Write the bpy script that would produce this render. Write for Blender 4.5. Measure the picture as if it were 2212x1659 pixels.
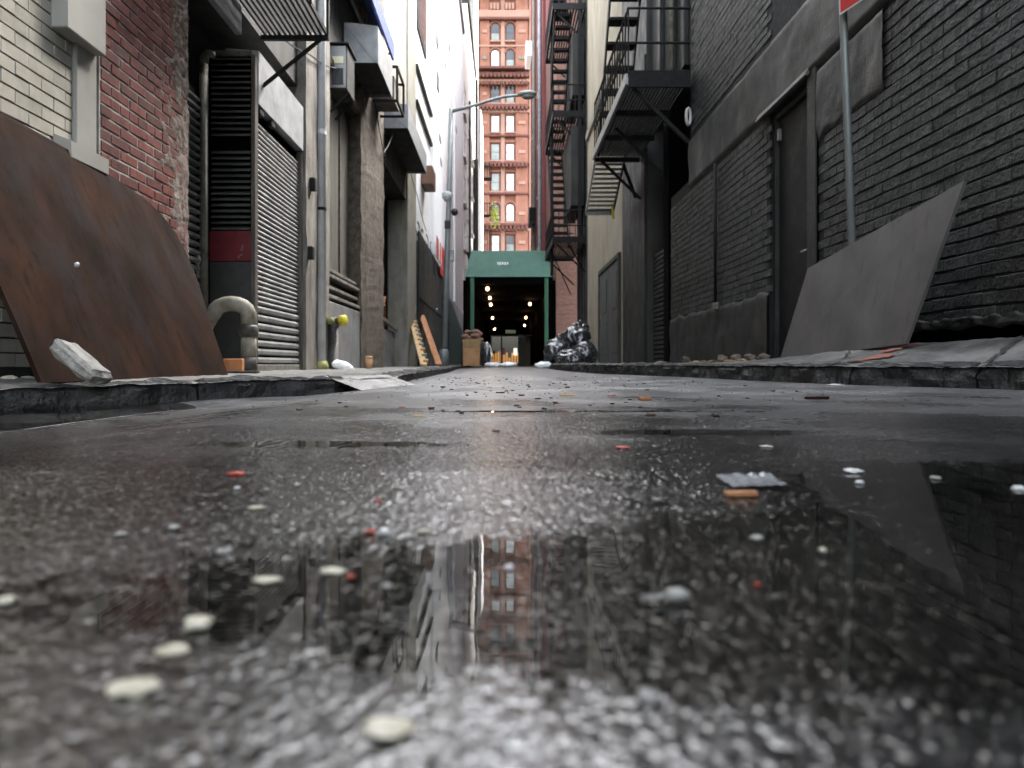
import bpy, bmesh, math, random
import numpy as np
from mathutils import Vector, Matrix, noise as mnoise

random.seed(7); rng = np.random.default_rng(11)
for o in list(bpy.data.objects): bpy.data.objects.remove(o)
S = bpy.context.scene; COL = S.collection
R = math.radians

# ------------------------------------------------------------------ camera, sky, sun, exposure
F, VX, HY, CH = 1475.0, 1088.0, 786.0, 0.12           # survey constants of the photograph (2212 px wide copy)
cam_d = bpy.data.cameras.new('camera'); cam = bpy.data.objects.new('camera', cam_d); COL.objects.link(cam)
cam.location = (0, 0, CH); cam.rotation_euler = (R(90), 0, 0)
cam_d.sensor_width = 36; cam_d.lens = 36 * F / 2212
cam_d.shift_x = (1106 - VX) / 2212; cam_d.shift_y = -(829.5 - HY) / 2212
cam_d.clip_start = 0.01; cam_d.clip_end = 900
cam_d.dof.use_dof = True; cam_d.dof.focus_distance = 2.3; cam_d.dof.aperture_fstop = 5.0
S.camera = cam

SUN_E, SUN_R = R(50), R(42)
W = bpy.data.worlds.new('World'); S.world = W; W.use_nodes = True
wn = W.node_tree; wn.nodes.clear()
sky = wn.nodes.new('ShaderNodeTexSky'); sky.sky_type = 'NISHITA'; sky.sun_disc = False
sky.sun_elevation = SUN_E; sky.sun_rotation = SUN_R; sky.dust_density = 3.0; sky.air_density = 1.6
hsv = wn.nodes.new('ShaderNodeHueSaturation'); hsv.inputs['Saturation'].default_value = 0.42
bg = wn.nodes.new('ShaderNodeBackground'); bg.inputs['Strength'].default_value = 0.15
wo = wn.nodes.new('ShaderNodeOutputWorld')
wn.links.new(sky.outputs[0], hsv.inputs['Color']); wn.links.new(hsv.outputs[0], bg.inputs[0]); wn.links.new(bg.outputs[0], wo.inputs[0])
sd = bpy.data.lights.new('sun', 'SUN'); sd.energy = 1.5; sd.angle = R(22); sd.color = (1, .96, .9)
sun = bpy.data.objects.new('sun', sd); COL.objects.link(sun)
sdir = Vector((math.sin(SUN_R) * math.cos(SUN_E), math.cos(SUN_R) * math.cos(SUN_E), math.sin(SUN_E)))
sun.rotation_euler = sdir.to_track_quat('Z', 'Y').to_euler()
S.view_settings.view_transform = 'Standard'; S.view_settings.look = 'None'
S.view_settings.gamma = 1; S.view_settings.use_curve_mapping = False
S.view_settings.exposure = 3.45
S.render.engine = 'CYCLES'; S.cycles.use_denoising = True
S.cycles.max_bounces = 6; S.cycles.diffuse_bounces = 4; S.cycles.glossy_bounces = 4; S.cycles.transparent_max_bounces = 8
S.cycles.caustics_reflective = False; S.cycles.caustics_refractive = False

# ------------------------------------------------------------------ materials
TONE_SCALE = .52     # contrast put into the colour: base tones darkened so sky reflections stand out
KEEP = ('white', 'blind', 'sign', 'terracotta', 'canopy', 'bulb', 'pale grey pipe', 'roller shutter', 'galvanised', 'cardboard', 'stucco', 'chip', 'timber', 'yellow', 'offwhite', 'glass', 'green', 'half', 'tower', 'iron', 'steel plate', 'rusted', 'fence', 'bag', 'void')
def mat(name, cols, scale=4, rough=(.6, .8), bump=.2, bscale=60, metal=0, aniso=(1, 1, 1), rnd=0.0, stain=None, stain2=None,
        spec=.5, coat=0, coatr=.1, emit=0, vor=0):
    if spec == .5 and rough[1] > .6: spec = .3
    if not emit and not any(q in name for q in KEEP):
        cols = [tuple(v * TONE_SCALE for v in c) for c in cols]
        if stain: stain = (tuple(v * TONE_SCALE for v in stain[0]), *stain[1:])
        if stain2: stain2 = (tuple(v * TONE_SCALE for v in stain2[0]), *stain2[1:])
    m = bpy.data.materials.new(name); m.use_nodes = True
    nt = m.node_tree; N = nt.nodes; Lk = nt.links; N.clear()
    out = N.new('ShaderNodeOutputMaterial'); p = N.new('ShaderNodeBsdfPrincipled'); Lk.new(p.outputs[0], out.inputs[0])
    geo = N.new('ShaderNodeNewGeometry')
    def nz(sc, vec=(1, 1, 1), detail=6, ro=.6):
        mp = N.new('ShaderNodeMapping'); mp.inputs['Scale'].default_value = vec
        Lk.new(geo.outputs['Position'], mp.inputs['Vector'])
        n = N.new('ShaderNodeTexNoise'); n.inputs['Scale'].default_value = sc; n.inputs['Detail'].default_value = detail
        n.inputs['Roughness'].default_value = ro
        Lk.new(mp.outputs[0], n.inputs['Vector']); return n.outputs['Fac']
    base = nz(scale, aniso)
    rp = N.new('ShaderNodeValToRGB'); el = rp.color_ramp.elements
    while len(el) < len(cols): el.new(.5)
    for i, c in enumerate(cols):
        el[i].position = .3 + .4 * i / max(1, len(cols) - 1); el[i].color = (*c, 1)
    Lk.new(base, rp.inputs[0]); col = rp.outputs[0]
    for st in (stain, stain2):
        if st:
            c, amt, sc, vec, th = st
            f = nz(sc, vec, 8, .65)
            mr = N.new('ShaderNodeMapRange'); mr.inputs[1].default_value = th; mr.inputs[2].default_value = th + .14
            mr.inputs[4].default_value = amt; Lk.new(f, mr.inputs[0])
            mx = N.new('ShaderNodeMix'); mx.data_type = 'RGBA'; mx.inputs[7].default_value = (*c, 1)
            Lk.new(mr.outputs[0], mx.inputs[0]); Lk.new(col, mx.inputs[6]); col = mx.outputs[2]
    if rnd:
        oi = N.new('ShaderNodeObjectInfo')
        ad = N.new('ShaderNodeMath'); ad.operation = 'ADD'; Lk.new(oi.outputs['Random'], ad.inputs[0]); Lk.new(geo.outputs['Random Per Island'], ad.inputs[1])
        fr = N.new('ShaderNodeMath'); fr.operation = 'FRACT'; Lk.new(ad.outputs[0], fr.inputs[0])
        mr = N.new('ShaderNodeMapRange'); mr.inputs[3].default_value = 1 - rnd; mr.inputs[4].default_value = 1 + rnd; Lk.new(fr.outputs[0], mr.inputs[0])
        hs = N.new('ShaderNodeHueSaturation'); Lk.new(mr.outputs[0], hs.inputs['Value']); Lk.new(col, hs.inputs['Color']); col = hs.outputs[0]
    Lk.new(col, p.inputs['Base Color'])
    rr = N.new('ShaderNodeMapRange'); rr.inputs[1].default_value = .3; rr.inputs[2].default_value = .7
    rr.inputs[3].default_value = rough[0]; rr.inputs[4].default_value = rough[1]
    Lk.new(nz(scale * 1.7, aniso, 4), rr.inputs[0]); Lk.new(rr.outputs[0], p.inputs['Roughness'])
    p.inputs['Metallic'].default_value = metal; p.inputs['Specular IOR Level'].default_value = spec
    if coat: p.inputs['Coat Weight'].default_value = coat; p.inputs['Coat Roughness'].default_value = coatr
    if bump:
        b = N.new('ShaderNodeBump'); b.inputs['Strength'].default_value = bump; b.inputs['Distance'].default_value = .6 / bscale
        Lk.new(nz(bscale, (1, 1, 1), 5, .6), b.inputs['Height']); Lk.new(b.outputs[0], p.inputs['Normal'])
    if emit:
        p.inputs['Emission Color'].default_value = (*cols[0], 1); p.inputs['Emission Strength'].default_value = emit
    return m

V = (1, 1, .12)   # streaks that run down a wall
M = {}
M['concrete'] = mat('wet concrete', [(.22, .215, .2), (.37, .36, .335), (.48, .465, .435)], 3, (.22, .6), .35, 70, stain=((.07, .07, .065), .8, 2.2, (1, 1, 1), .52), stain2=((.04, .04, .04), .8, 9, (1, 1, 1), .62))
M['ramp_wet'] = mat('pale stucco ramp', [(.2, .19, .17), (.3, .285, .26)], 6, (.2, .4), .3, 50)
M['old_concrete'] = mat('broken wet concrete', [(.1, .1, .093), (.2, .195, .18), (.3, .29, .27)], 4, (.3, .65), .6, 60, stain=((.05, .05, .046), .85, 2.6, (1, 1, 1), .5), stain2=((.03, .03, .03), .85, 11, (1, 1, 1), .6))
M['kerb'] = mat('kerb stone', [(.008, .008, .008), (.02, .02, .0195), (.07, .07, .067)], 9, (.4, .7), .9, 30, stain=((.02, .02, .02), .7, 5, (1, 1, 1), .52))
M['cream'] = mat('cream glazed brick', [(.42, .4, .33), (.56, .53, .45), (.64, .61, .53)], 5, (.4, .6), .1, 40, rnd=.07, stain=((.2, .18, .14), .5, 3, V, .58))
M['cream_trim'] = mat('painted metal trim', [(.42, .415, .37), (.5, .49, .45)], 3, (.4, .6), .06, 60, stain=((.22, .2, .17), .4, 4, V, .6))
M['joint_dark'] = mat('dark joint', [(.03, .028, .025), (.06, .055, .05)], 9, (.8, .95), .2)
M['red_brick'] = mat('red brick', [(.1, .022, .017), (.18, .037, .027), (.245, .066, .048)], 14, (.6, .85), .5, 120, rnd=.32, stain=((.33, .28, .25), .75, 6, (1, 1, .5), .6), stain2=((.05, .03, .028), .6, 11, (1, 1, 1), .6))
M['mortar'] = mat('old lime mortar', [(.36, .33, .3), (.52, .5, .47), (.66, .64, .6)], 10, (.8, .95), .6, 90)
M['plaster'] = mat('crumbling plaster', [(.14, .075, .06), (.25, .2, .165), (.4, .37, .33)], 16, (.7, .95), .8, 50, stain=((.17, .05, .038), .7, 15, (1, 1, 1), .52), stain2=((.62, .62, .6), .9, 7, (1, 1, .6), .63))
M['grey_brick'] = mat('grey painted brick', [(.02, .0235, .0215), (.046, .052, .048), (.078, .085, .079)], 11, (.42, .7), .9, 38, rnd=.2, stain=((.022, .019, .016), .85, 1.5, (1, 1, .6), .5), stain2=((.15, .155, .15), .7, 9, (1, 1, .5), .63))
M['grey_mortar'] = mat('grey painted joint', [(.008, .009, .008), (.018, .019, .018)], 10, (.7, .9), .5, 90)
M['grey_render'] = mat('grey render', [(.022, .023, .021), (.04, .041, .038), (.064, .066, .063)], 2.2, (.42, .7), .4, 40, aniso=(1, 1, .6), stain=((.05, .04, .03), .8, 1.1, (1, 1, .7), .53), stain2=((.3, .31, .3), .55, 5, (1, 1, .3), .66))
M['band_render'] = mat('smooth cement band', [(.011, .012, .011), (.025, .027, .026), (.055, .058, .058)], 1.6, (.4, .65), .25, 40, aniso=(1, 1, .5), stain=((.05, .042, .03), .85, 1.0, (1, .8, .7), .55), stain2=((.22, .225, .22), .7, 3.4, (1, 1, .3), .62))
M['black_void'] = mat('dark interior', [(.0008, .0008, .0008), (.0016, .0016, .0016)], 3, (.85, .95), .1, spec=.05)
M['dark_wall'] = mat('dark dirty wall', [(.022, .022, .02), (.045, .045, .042), (.07, .068, .06)], 3, (.6, .85), .4, 40, aniso=(1, 1, .4), stain=((.1, .09, .08), .4, 6, V, .62))
M['galv'] = mat('galvanised sheet', [(.2, .208, .216), (.27, .278, .288), (.33, .338, .348)], 5, (.42, .62), .08, 20, metal=.35, stain=((.2, .19, .17), .5, 4, V, .6))
M['shutter'] = mat('roller shutter steel', [(.15, .155, .155), (.22, .225, .225), (.28, .285, .285)], 4, (.35, .55), .1, 60, metal=.5, rnd=.06, stain=((.1, .095, .08), .7, 6, V, .58))
M['louver'] = mat('dark louvre steel', [(.1, .1, .095), (.17, .165, .155), (.22, .215, .2)], 6, (.4, .6), .15, 70, metal=.3, rnd=.12, stain=((.05, .045, .04), .7, 8, V, .55))
M['post'] = mat('weathered grey post', [(.1, .1, .08), (.22, .21, .18), (.28, .27, .24)], 12, (.6, .8), .4, 80, stain=((.09, .13, .06), .7, 4, (1, 1, .4), .58))
M['brown_frame'] = mat('brown frame', [(.05, .04, .035), (.12, .1, .085), (.19, .17, .15)], 10, (.5, .7), .3, 80, aniso=(1, 1, .2))
M['red_paint'] = mat('dull red paint', [(.16, .012, .018), (.22, .02, .028)], 6, (.5, .7), .15, 60, stain=((.09, .04, .04), .7, 7, V, .58))
M['dark_panel'] = mat('charcoal panel', [(.03, .03, .028), (.05, .05, .047), (.075, .073, .07)], 4, (.45, .65), .15, 40)
M['smear'] = mat('pale grey smear', [(.16, .1, .1), (.24, .18, .18)], 20, (.6, .8), .2)
M['pipe_grey'] = mat('pale grey pipe paint', [(.36, .37, .38), (.45, .46, .47), (.52, .53, .54)], 5, (.35, .55), .08, 50, stain=((.3, .29, .26), .6, 5, V, .58))
M['pier'] = mat('dirty limestone pier', [(.13, .115, .1), (.25, .23, .2), (.36, .34, .3)], 5, (.7, .9), .7, 35, aniso=(1, 1, .45), stain=((.06, .05, .045), .75, 4, V, .53), stain2=((.26, .11, .09), .5, 7, (1, 1, .5), .64))
M['rough_pier'] = mat('rough brown masonry', [(.07, .06, .05), (.16, .13, .1), (.25, .21, .17)], 8, (.75, .95), .9, 28, stain=((.05, .045, .04), .7, 6, (1, 1, .4), .54))
M['cream_stone'] = mat('cream limestone', [(.34, .32, .25), (.45, .43, .36), (.53, .51, .45)], 5, (.7, .85), .4, 25, aniso=(1, 1, .5), stain=((.22, .19, .15), .6, 4, V, .56))
M['ply'] = mat('weathered board', [(.07, .066, .055), (.125, .118, .1), (.17, .16, .14)], 3, (.6, .8), .3, 40, aniso=(1, 1, .15), stain=((.04, .036, .03), .7, 3, V, .56))
M['cem_block'] = mat('grey cement plinth', [(.17, .17, .17), (.28, .285, .29), (.36, .365, .37)], 3, (.5, .75), .3, 40, stain=((.1, .1, .09), .7, 3, (1, 1, .4), .55))
M['iron'] = mat('black iron', [(.002, .002, .0022), (.004, .004, .0045), (.009, .0085, .008)], 12, (.5, .75), .3, 90, spec=.2)
M['iron_edge'] = mat('worn iron channel', [(.2, .2, .2), (.3, .3, .29)], 10, (.35, .55), .2, 90, metal=.3)
M['step_steel'] = mat('worn step steel', [(.14, .15, .17), (.24, .25, .28)], 8, (.3, .5), .2, 70, metal=.5)
M['white_paint'] = mat('white painted masonry', [(.8, .8, .8), (.86, .86, .86)], 2, (.7, .85), .15, 20, stain=((.6, .6, .58), .5, 2, V, .62))
M['white_base'] = mat('patched white masonry', [(.5, .5, .48), (.7, .7, .69)], 2.5, (.7, .85), .3, 14, stain=((.28, .28, .27), .8, 1.6, (1, 1, 1), .57))
M['teal'] = mat('pale teal paint patch', [(.22, .33, .31), (.36, .45, .43)], 3, (.6, .8), .2)
M['offwhite'] = mat('off white masonry', [(.66, .65, .61), (.78, .77, .74)], 3, (.7, .85), .2, 20, stain=((.35, .34, .31), .5, 3, V, .57))
M['grey_tower'] = mat('grey green tower brick', [(.2, .205, .18), (.27, .275, .25)], 1.5, (.7, .85), .3, 10, aniso=(1, 1, 3))
M['dark_glass'] = mat('dark window glass', [(.03, .035, .04), (.06, .065, .07)], 1, (.08, .2), 0, spec=.6)
M['blind'] = mat('white blind behind glass', [(.62, .65, .66), (.74, .76, .77)], 1.5, (.15, .3), 0, spec=.6)
M['half_glass'] = mat('grey green glass', [(.14, .17, .16), (.35, .38, .36)], .6, (.1, .2), 0, spec=.6)
M['terracotta'] = mat('terracotta brick', [(.26, .11, .073), (.33, .15, .105), (.385, .19, .14)], .7, (.75, .9), .2, 12, stain=((.3, .1, .07), .5, .6, (1, 1, .3), .55))
M['terra_light'] = mat('pale terracotta', [(.4, .22, .17), (.47, .28, .22)], .8, (.75, .9), .2, 12)
M['terra_dark'] = mat('dark terracotta cornice', [(.13, .055, .045), (.21, .09, .07)], 1.5, (.75, .9), .4, 9)
M['pink_brick'] = mat('pinkish brick', [(.26, .13, .1), (.36, .19, .145), (.42, .25, .2)], 5, (.75, .9), .4, 18, aniso=(1, 1, 3), stain=((.2, .17, .15), .5, 2, V, .58))
M['red_wall'] = mat('dull red painted wall', [(.22, .05, .05), (.32, .085, .08), (.38, .14, .13)], 1.5, (.65, .85), .3, 12, aniso=(1, 3, .1))
M['stucco'] = mat('beige stucco', [(.24, .21, .155), (.31, .275, .21), (.37, .33, .265)], 2, (.75, .9), .25, 30, aniso=(1, 1, .5), stain=((.15, .13, .1), .55, 2, V, .57))
M['sooty'] = mat('sooty stone', [(.03, .031, .029), (.06, .062, .056), (.11, .11, .1)], 4, (.7, .9), .5, 25, aniso=(1, 1, .15))
M['steel_door'] = mat('charcoal steel door', [(.006, .007, .0065), (.011, .012, .0115)], 3, (.5, .7), .1, 40, stain=((.022, .023, .022), .5, 2, (1, 1, .5), .6), spec=.25)
M['grey_door'] = mat('grey painted door', [(.13, .135, .135), (.2, .205, .2)], 4, (.5, .7), .15, 40, aniso=(1, 1, .3), stain=((.4, .15, .1), .5, 9, (1, 1, 1), .68))
M['rust'] = mat('rusted steel plate', [(.008, .005, .004), (.017, .008, .005), (.032, .0135, .0068)], 3.5, (.8, .95), .3, 160, aniso=(1, 1, .4), stain=((.02, .016, .0155), .8, 2.4, (1, 1, .5), .5), stain2=((.006, .004, .0035), .75, 16, (1, 1, .07), .56), spec=.06)
M['steel_plate'] = mat('grey steel plate', [(.05, .045, .044), (.075, .069, .067), (.1, .095, .095)], 3, (.5, .7), .15, 140, aniso=(1, .5, .5), spec=.35, stain=((.16, .09, .07), .5, 7, (1, 2.2, .5), .6), stain2=((.03, .026, .024), .75, 9, (1, 2.6, .5), .58))
M['green_canopy'] = mat('green canopy sheet', [(.018, .068, .045), (.026, .09, .06)], 3, (.45, .65), .1, 20)
M['green_post'] = mat('green post paint', [(.01, .07, .035), (.016, .1, .05)], 3, (.4, .6), .1, 30)
M['white_print'] = mat('white print', [(.7, .72, .7), (.78, .8, .78)], 8, (.5, .7), 0)
M['bulb'] = mat('lit bulb', [(1, .62, .3), (1, .64, .32)], 1, (.3, .4), 0, emit=2.2)
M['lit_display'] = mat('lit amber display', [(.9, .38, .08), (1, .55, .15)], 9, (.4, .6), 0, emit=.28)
M['lit_white'] = mat('lit white panel', [(1, .9, .72), (1, .92, .78)], 1, (.4, .6), 0, emit=.5)
M['pink_print'] = mat('pink poster', [(.7, .25, .3), (.8, .35, .4)], 8, (.5, .7), 0)
M['yellow_plate'] = mat('pale yellow plate', [(.65, .65, .4), (.72, .72, .5)], 5, (.4, .6), 0)
M['cardboard'] = mat('brown cardboard', [(.36, .19, .085), (.46, .26, .125), (.5, .3, .16)], 4, (.8, .9), .15, 40)
M['bag_black'] = mat('black bin bag', [(.022, .022, .024), (.038, .038, .042)], 5, (.2, .32), .12, 18, spec=.8, coat=.5, coatr=.2)
M['bag_white'] = mat('white plastic bag', [(.7, .7, .7), (.8, .8, .8)], 5, (.3, .45), .3, 30)
M['wood_pale'] = mat('pale timber', [(.33, .2, .09), (.45, .3, .15), (.53, .38, .21)], 9, (.65, .8), .3, 60, aniso=(1, 1, .2))
M['wood_orange'] = mat('orange brown timber', [(.24, .085, .03), (.34, .14, .055), (.42, .19, .085)], 8, (.6, .8), .3, 60, aniso=(1, 1, .2))
M['pipe_cream'] = mat('cream painted iron pipe', [(.1, .088, .068), (.19, .172, .138), (.25, .23, .19)], 9, (.5, .7), .3, 70, stain=((.1, .08, .06), .7, 9, (1, 1, .4), .55))
M['pipe_dark'] = mat('dark iron pipe', [(.02, .018, .016), (.05, .046, .04), (.1, .093, .083)], 9, (.45, .65), .4, 70)
M['yellow_cap'] = mat('yellow paint cap', [(.45, .38, .02), (.6, .52, .04)], 14, (.4, .6), .2, 60, stain=((.08, .08, .03), .8, 18, (1, 1, 1), .56))
M['moss_iron'] = mat('mossy yellow base', [(.16, .16, .05), (.25, .25, .1)], 14, (.6, .8), .4, 70)
M['sign_red'] = mat('sign red', [(.42, .012, .014), (.47, .016, .018)], 3, (.35, .5), 0)
M['sign_white'] = mat('sign white', [(.7, .7, .7), (.76, .76, .76)], 3, (.35, .5), 0)
M['lamp_metal'] = mat('street lamp aluminium', [(.33, .37, .37), (.44, .47, .47)], 4, (.35, .5), .05, 40, metal=.3)
M['lamp_glass'] = mat('lamp lens', [(.2, .23, .2), (.27, .3, .26)], 3, (.15, .25), 0)
M['blue'] = mat('blue awning cloth', [(.08, .12, .42), (.11, .17, .5)], 5, (.6, .8), .1, 30)
M['rubble'] = mat('pale concrete rubble', [(.3, .29, .26), (.45, .44, .4), (.56, .55, .51)], 18, (.75, .95), .9, 60, stain=((.16, .14, .11), .7, 14, (1, 1, 1), .56))
M['chip_cream'] = mat('cream chip', [(.3, .27, .19), (.4, .37, .29), (.5, .47, .39)], 90, (.4, .7), .5, 300, stain=((.13, .11, .08), .7, 170, (1, 1, 1), .55))
M['chip_white'] = mat('white chip', [(.36, .36, .35), (.46, .46, .46)], 60, (.35, .6), .3, 300)
M['chip_red'] = mat('brick red chip', [(.22, .03, .018), (.36, .065, .04)], 70, (.4, .7), .4, 300)
M['chip_grey'] = mat('grey chip', [(.15, .147, .138), (.23, .225, .212)], 60, (.3, .6), .4, 300)
M['splinter_dark'] = mat('leaf crumbs', [(.015, .01, .008), (.05, .022, .012), (.16, .07, .03)], 40, (.5, .8), .3, 200)
M['grit'] = mat('grit', [(.03, .03, .03), (.12, .12, .12), (.3, .3, .29)], 90, (.3, .6), .3, 300)
M['splinter'] = mat('orange wood splinter', [(.34, .12, .03), (.5, .22, .08)], 80, (.4, .6), .3, 300)
M['chip_dark'] = mat('dark crumb', [(.015, .013, .012), (.04, .034, .03)], 60, (.4, .7), .4, 300)
M['plastic'] = mat('clear grey plastic', [(.27, .275, .29), (.38, .385, .4)], 40, (.12, .3), .3, 90)
M['orange_spray'] = mat('orange spray paint', [(.36, .11, .07), (.46, .17, .11)], 14, (.6, .8), .2, 60)
M['leaf_litter'] = mat('orange litter', [(.4, .2, .05), (.6, .42, .22)], 30, (.6, .8), .2, 60)
M['foliage'] = mat('yellow green leaves', [(.1, .16, .02), (.35, .33, .03)], 3, (.5, .7), 0)
M['fence_black'] = mat('black sheet fence', [(.008, .01, .01), (.016, .018, .018)], 2, (.5, .7), .15, 12, stain=((.03, .034, .034), .5, 1.5, V, .6))
M['ground'] = mat('far ground', [(.04, .04, .04), (.06, .06, .06)], 1, (.5, .8), .2, 20)
M['ac_rust'] = mat('brown unit', [(.2, .1, .06), (.32, .18, .12)], 5, (.5, .7), .2, 40)

def asphalt():
    m = bpy.data.materials.new('wet asphalt'); m.use_nodes = True
    nt = m.node_tree; N = nt.nodes; Lk = nt.links; N.clear()
    out = N.new('ShaderNodeOutputMaterial'); p = N.new('ShaderNodeBsdfPrincipled'); Lk.new(p.outputs[0], out.inputs[0])
    geo = N.new('ShaderNodeNewGeometry')
    vo = N.new('ShaderNodeTexVoronoi'); vo.inputs['Scale'].default_value = 230; Lk.new(geo.outputs['Position'], vo.inputs['Vector'])
    sp = N.new('ShaderNodeSeparateColor'); Lk.new(vo.outputs['Color'], sp.inputs[0])
    rp = N.new('ShaderNodeValToRGB'); e = rp.color_ramp.elements
    e[0].position = 0; e[0].color = (.006, .006, .006, 1); e[1].position = 1; e[1].color = (.16, .16, .155, 1)
    for pos, c in ((.6, .008), (.9, .014), (.97, .04)):
        q = e.new(pos); q.color = (c, c, c * 1.02, 1)
    Lk.new(sp.outputs[0], rp.inputs[0])
    big = N.new('ShaderNodeTexNoise'); big.inputs['Scale'].default_value = 2.6; big.inputs['Detail'].default_value = 5
    Lk.new(geo.outputs['Position'], big.inputs['Vector'])
    mr = N.new('ShaderNodeMapRange'); mr.inputs[1].default_value = .35; mr.inputs[2].default_value = .68; mr.inputs[3].default_value = .6; mr.inputs[4].default_value = 1.25
    Lk.new(big.outputs['Fac'], mr.inputs[0])
    hs = N.new('ShaderNodeHueSaturation'); Lk.new(rp.outputs[0], hs.inputs['Color']); Lk.new(mr.outputs[0], hs.inputs['Value'])
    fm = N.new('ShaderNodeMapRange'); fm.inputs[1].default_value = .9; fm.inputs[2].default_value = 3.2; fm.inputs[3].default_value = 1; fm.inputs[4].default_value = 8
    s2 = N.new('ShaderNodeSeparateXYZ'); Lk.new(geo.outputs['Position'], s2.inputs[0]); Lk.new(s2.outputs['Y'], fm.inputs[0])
    h2 = N.new('ShaderNodeHueSaturation'); Lk.new(hs.outputs[0], h2.inputs['Color']); Lk.new(fm.outputs[0], h2.inputs['Value'])   # far road's sky sheen put into the base colour, paler with distance
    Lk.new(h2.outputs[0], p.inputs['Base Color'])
    r2 = N.new('ShaderNodeMapRange'); r2.inputs[1].default_value = .38; r2.inputs[2].default_value = .62; r2.inputs[3].default_value = .1; r2.inputs[4].default_value = .24
    Lk.new(big.outputs['Fac'], r2.inputs[0]); sx = N.new('ShaderNodeSeparateXYZ'); Lk.new(geo.outputs['Position'], sx.inputs[0])
    far = N.new('ShaderNodeMapRange'); far.inputs[1].default_value = .75; far.inputs[2].default_value = 2.8; far.inputs[4].default_value = .2
    Lk.new(sx.outputs['Y'], far.inputs[0])                     # the crown further on has drained and is only damp
    ar = N.new('ShaderNodeMath'); ar.operation = 'ADD'; Lk.new(r2.outputs[0], ar.inputs[0]); Lk.new(far.outputs[0], ar.inputs[1])
    Lk.new(ar.outputs[0], p.inputs['Roughness'])
    p.inputs['Specular IOR Level'].default_value = .85
    p.inputs['Coat Weight'].default_value = .8; p.inputs['Coat Roughness'].default_value = .1; p.inputs['Coat IOR'].default_value = 1.33
    Lk.new(ar.outputs[0], p.inputs['Coat Roughness'])
    n2 = N.new('ShaderNodeTexNoise'); n2.inputs['Scale'].default_value = 260; n2.inputs['Detail'].default_value = 4
    Lk.new(geo.outputs['Position'], n2.inputs['Vector'])
    ad = N.new('ShaderNodeMath'); ad.operation = 'MULTIPLY_ADD'; ad.inputs[1].default_value = -1.2
    Lk.new(vo.outputs['Distance'], ad.inputs[0]); Lk.new(n2.outputs['Fac'], ad.inputs[2])
    b = N.new('ShaderNodeBump'); b.inputs['Strength'].default_value = .45; b.inputs['Distance'].default_value = .0018
    Lk.new(ad.outputs[0], b.inputs['Height']); Lk.new(b.outputs[0], p.inputs['Normal'])
    return m
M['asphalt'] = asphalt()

def water():
    m = bpy.data.materials.new('thin rain water'); m.use_nodes = True
    nt = m.node_tree; N = nt.nodes; Lk = nt.links; N.clear()
    out = N.new('ShaderNodeOutputMaterial'); mx = N.new('ShaderNodeMixShader'); Lk.new(mx.outputs[0], out.inputs[0])
    tr = N.new('ShaderNodeBsdfTransparent'); tr.inputs[0].default_value = (.72, .71, .68, 1)
    gl = N.new('ShaderNodeBsdfGlossy'); gl.inputs['Roughness'].default_value = .012
    fr = N.new('ShaderNodeFresnel'); fr.inputs['IOR'].default_value = 1.34
    geo = N.new('ShaderNodeNewGeometry'); n = N.new('ShaderNodeTexNoise'); n.inputs['Scale'].default_value = 14; n.inputs['Detail'].default_value = 2
    Lk.new(geo.outputs['Position'], n.inputs['Vector'])
    b = N.new('ShaderNodeBump'); b.inputs['Strength'].default_value = .025; b.inputs['Distance'].default_value = .01
    Lk.new(n.outputs['Fac'], b.inputs['Height']); Lk.new(b.outputs[0], gl.inputs['Normal'])
    Lk.new(fr.outputs[0], mx.inputs[0]); Lk.new(tr.outputs[0], mx.inputs[1]); Lk.new(gl.outputs[0], mx.inputs[2])
    return m
M['water'] = water()

def pane_glass():
    m = bpy.data.materials.new('booth glass'); m.use_nodes = True
    nt = m.node_tree; N = nt.nodes; Lk = nt.links; N.clear()
    out = N.new('ShaderNodeOutputMaterial'); mx = N.new('ShaderNodeMixShader'); Lk.new(mx.outputs[0], out.inputs[0])
    tr = N.new('ShaderNodeBsdfTransparent'); tr.inputs[0].default_value = (.45, .47, .48, 1)
    gl = N.new('ShaderNodeBsdfGlossy'); gl.inputs['Roughness'].default_value = .03
    mx.inputs[0].default_value = .035
    Lk.new(tr.outputs[0], mx.inputs[1]); Lk.new(gl.outputs[0], mx.inputs[2]); return m
M['pane'] = pane_glass()

# ------------------------------------------------------------------ object helpers
ORIG = {}
def at(x, y, d): return Vector(((x - VX) * d / F, d, CH - (y - HY) * d / F))
def dep(x, X): return X * F / (x - VX)
def zat(y, d): return CH - (y - HY) * d / F

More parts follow.
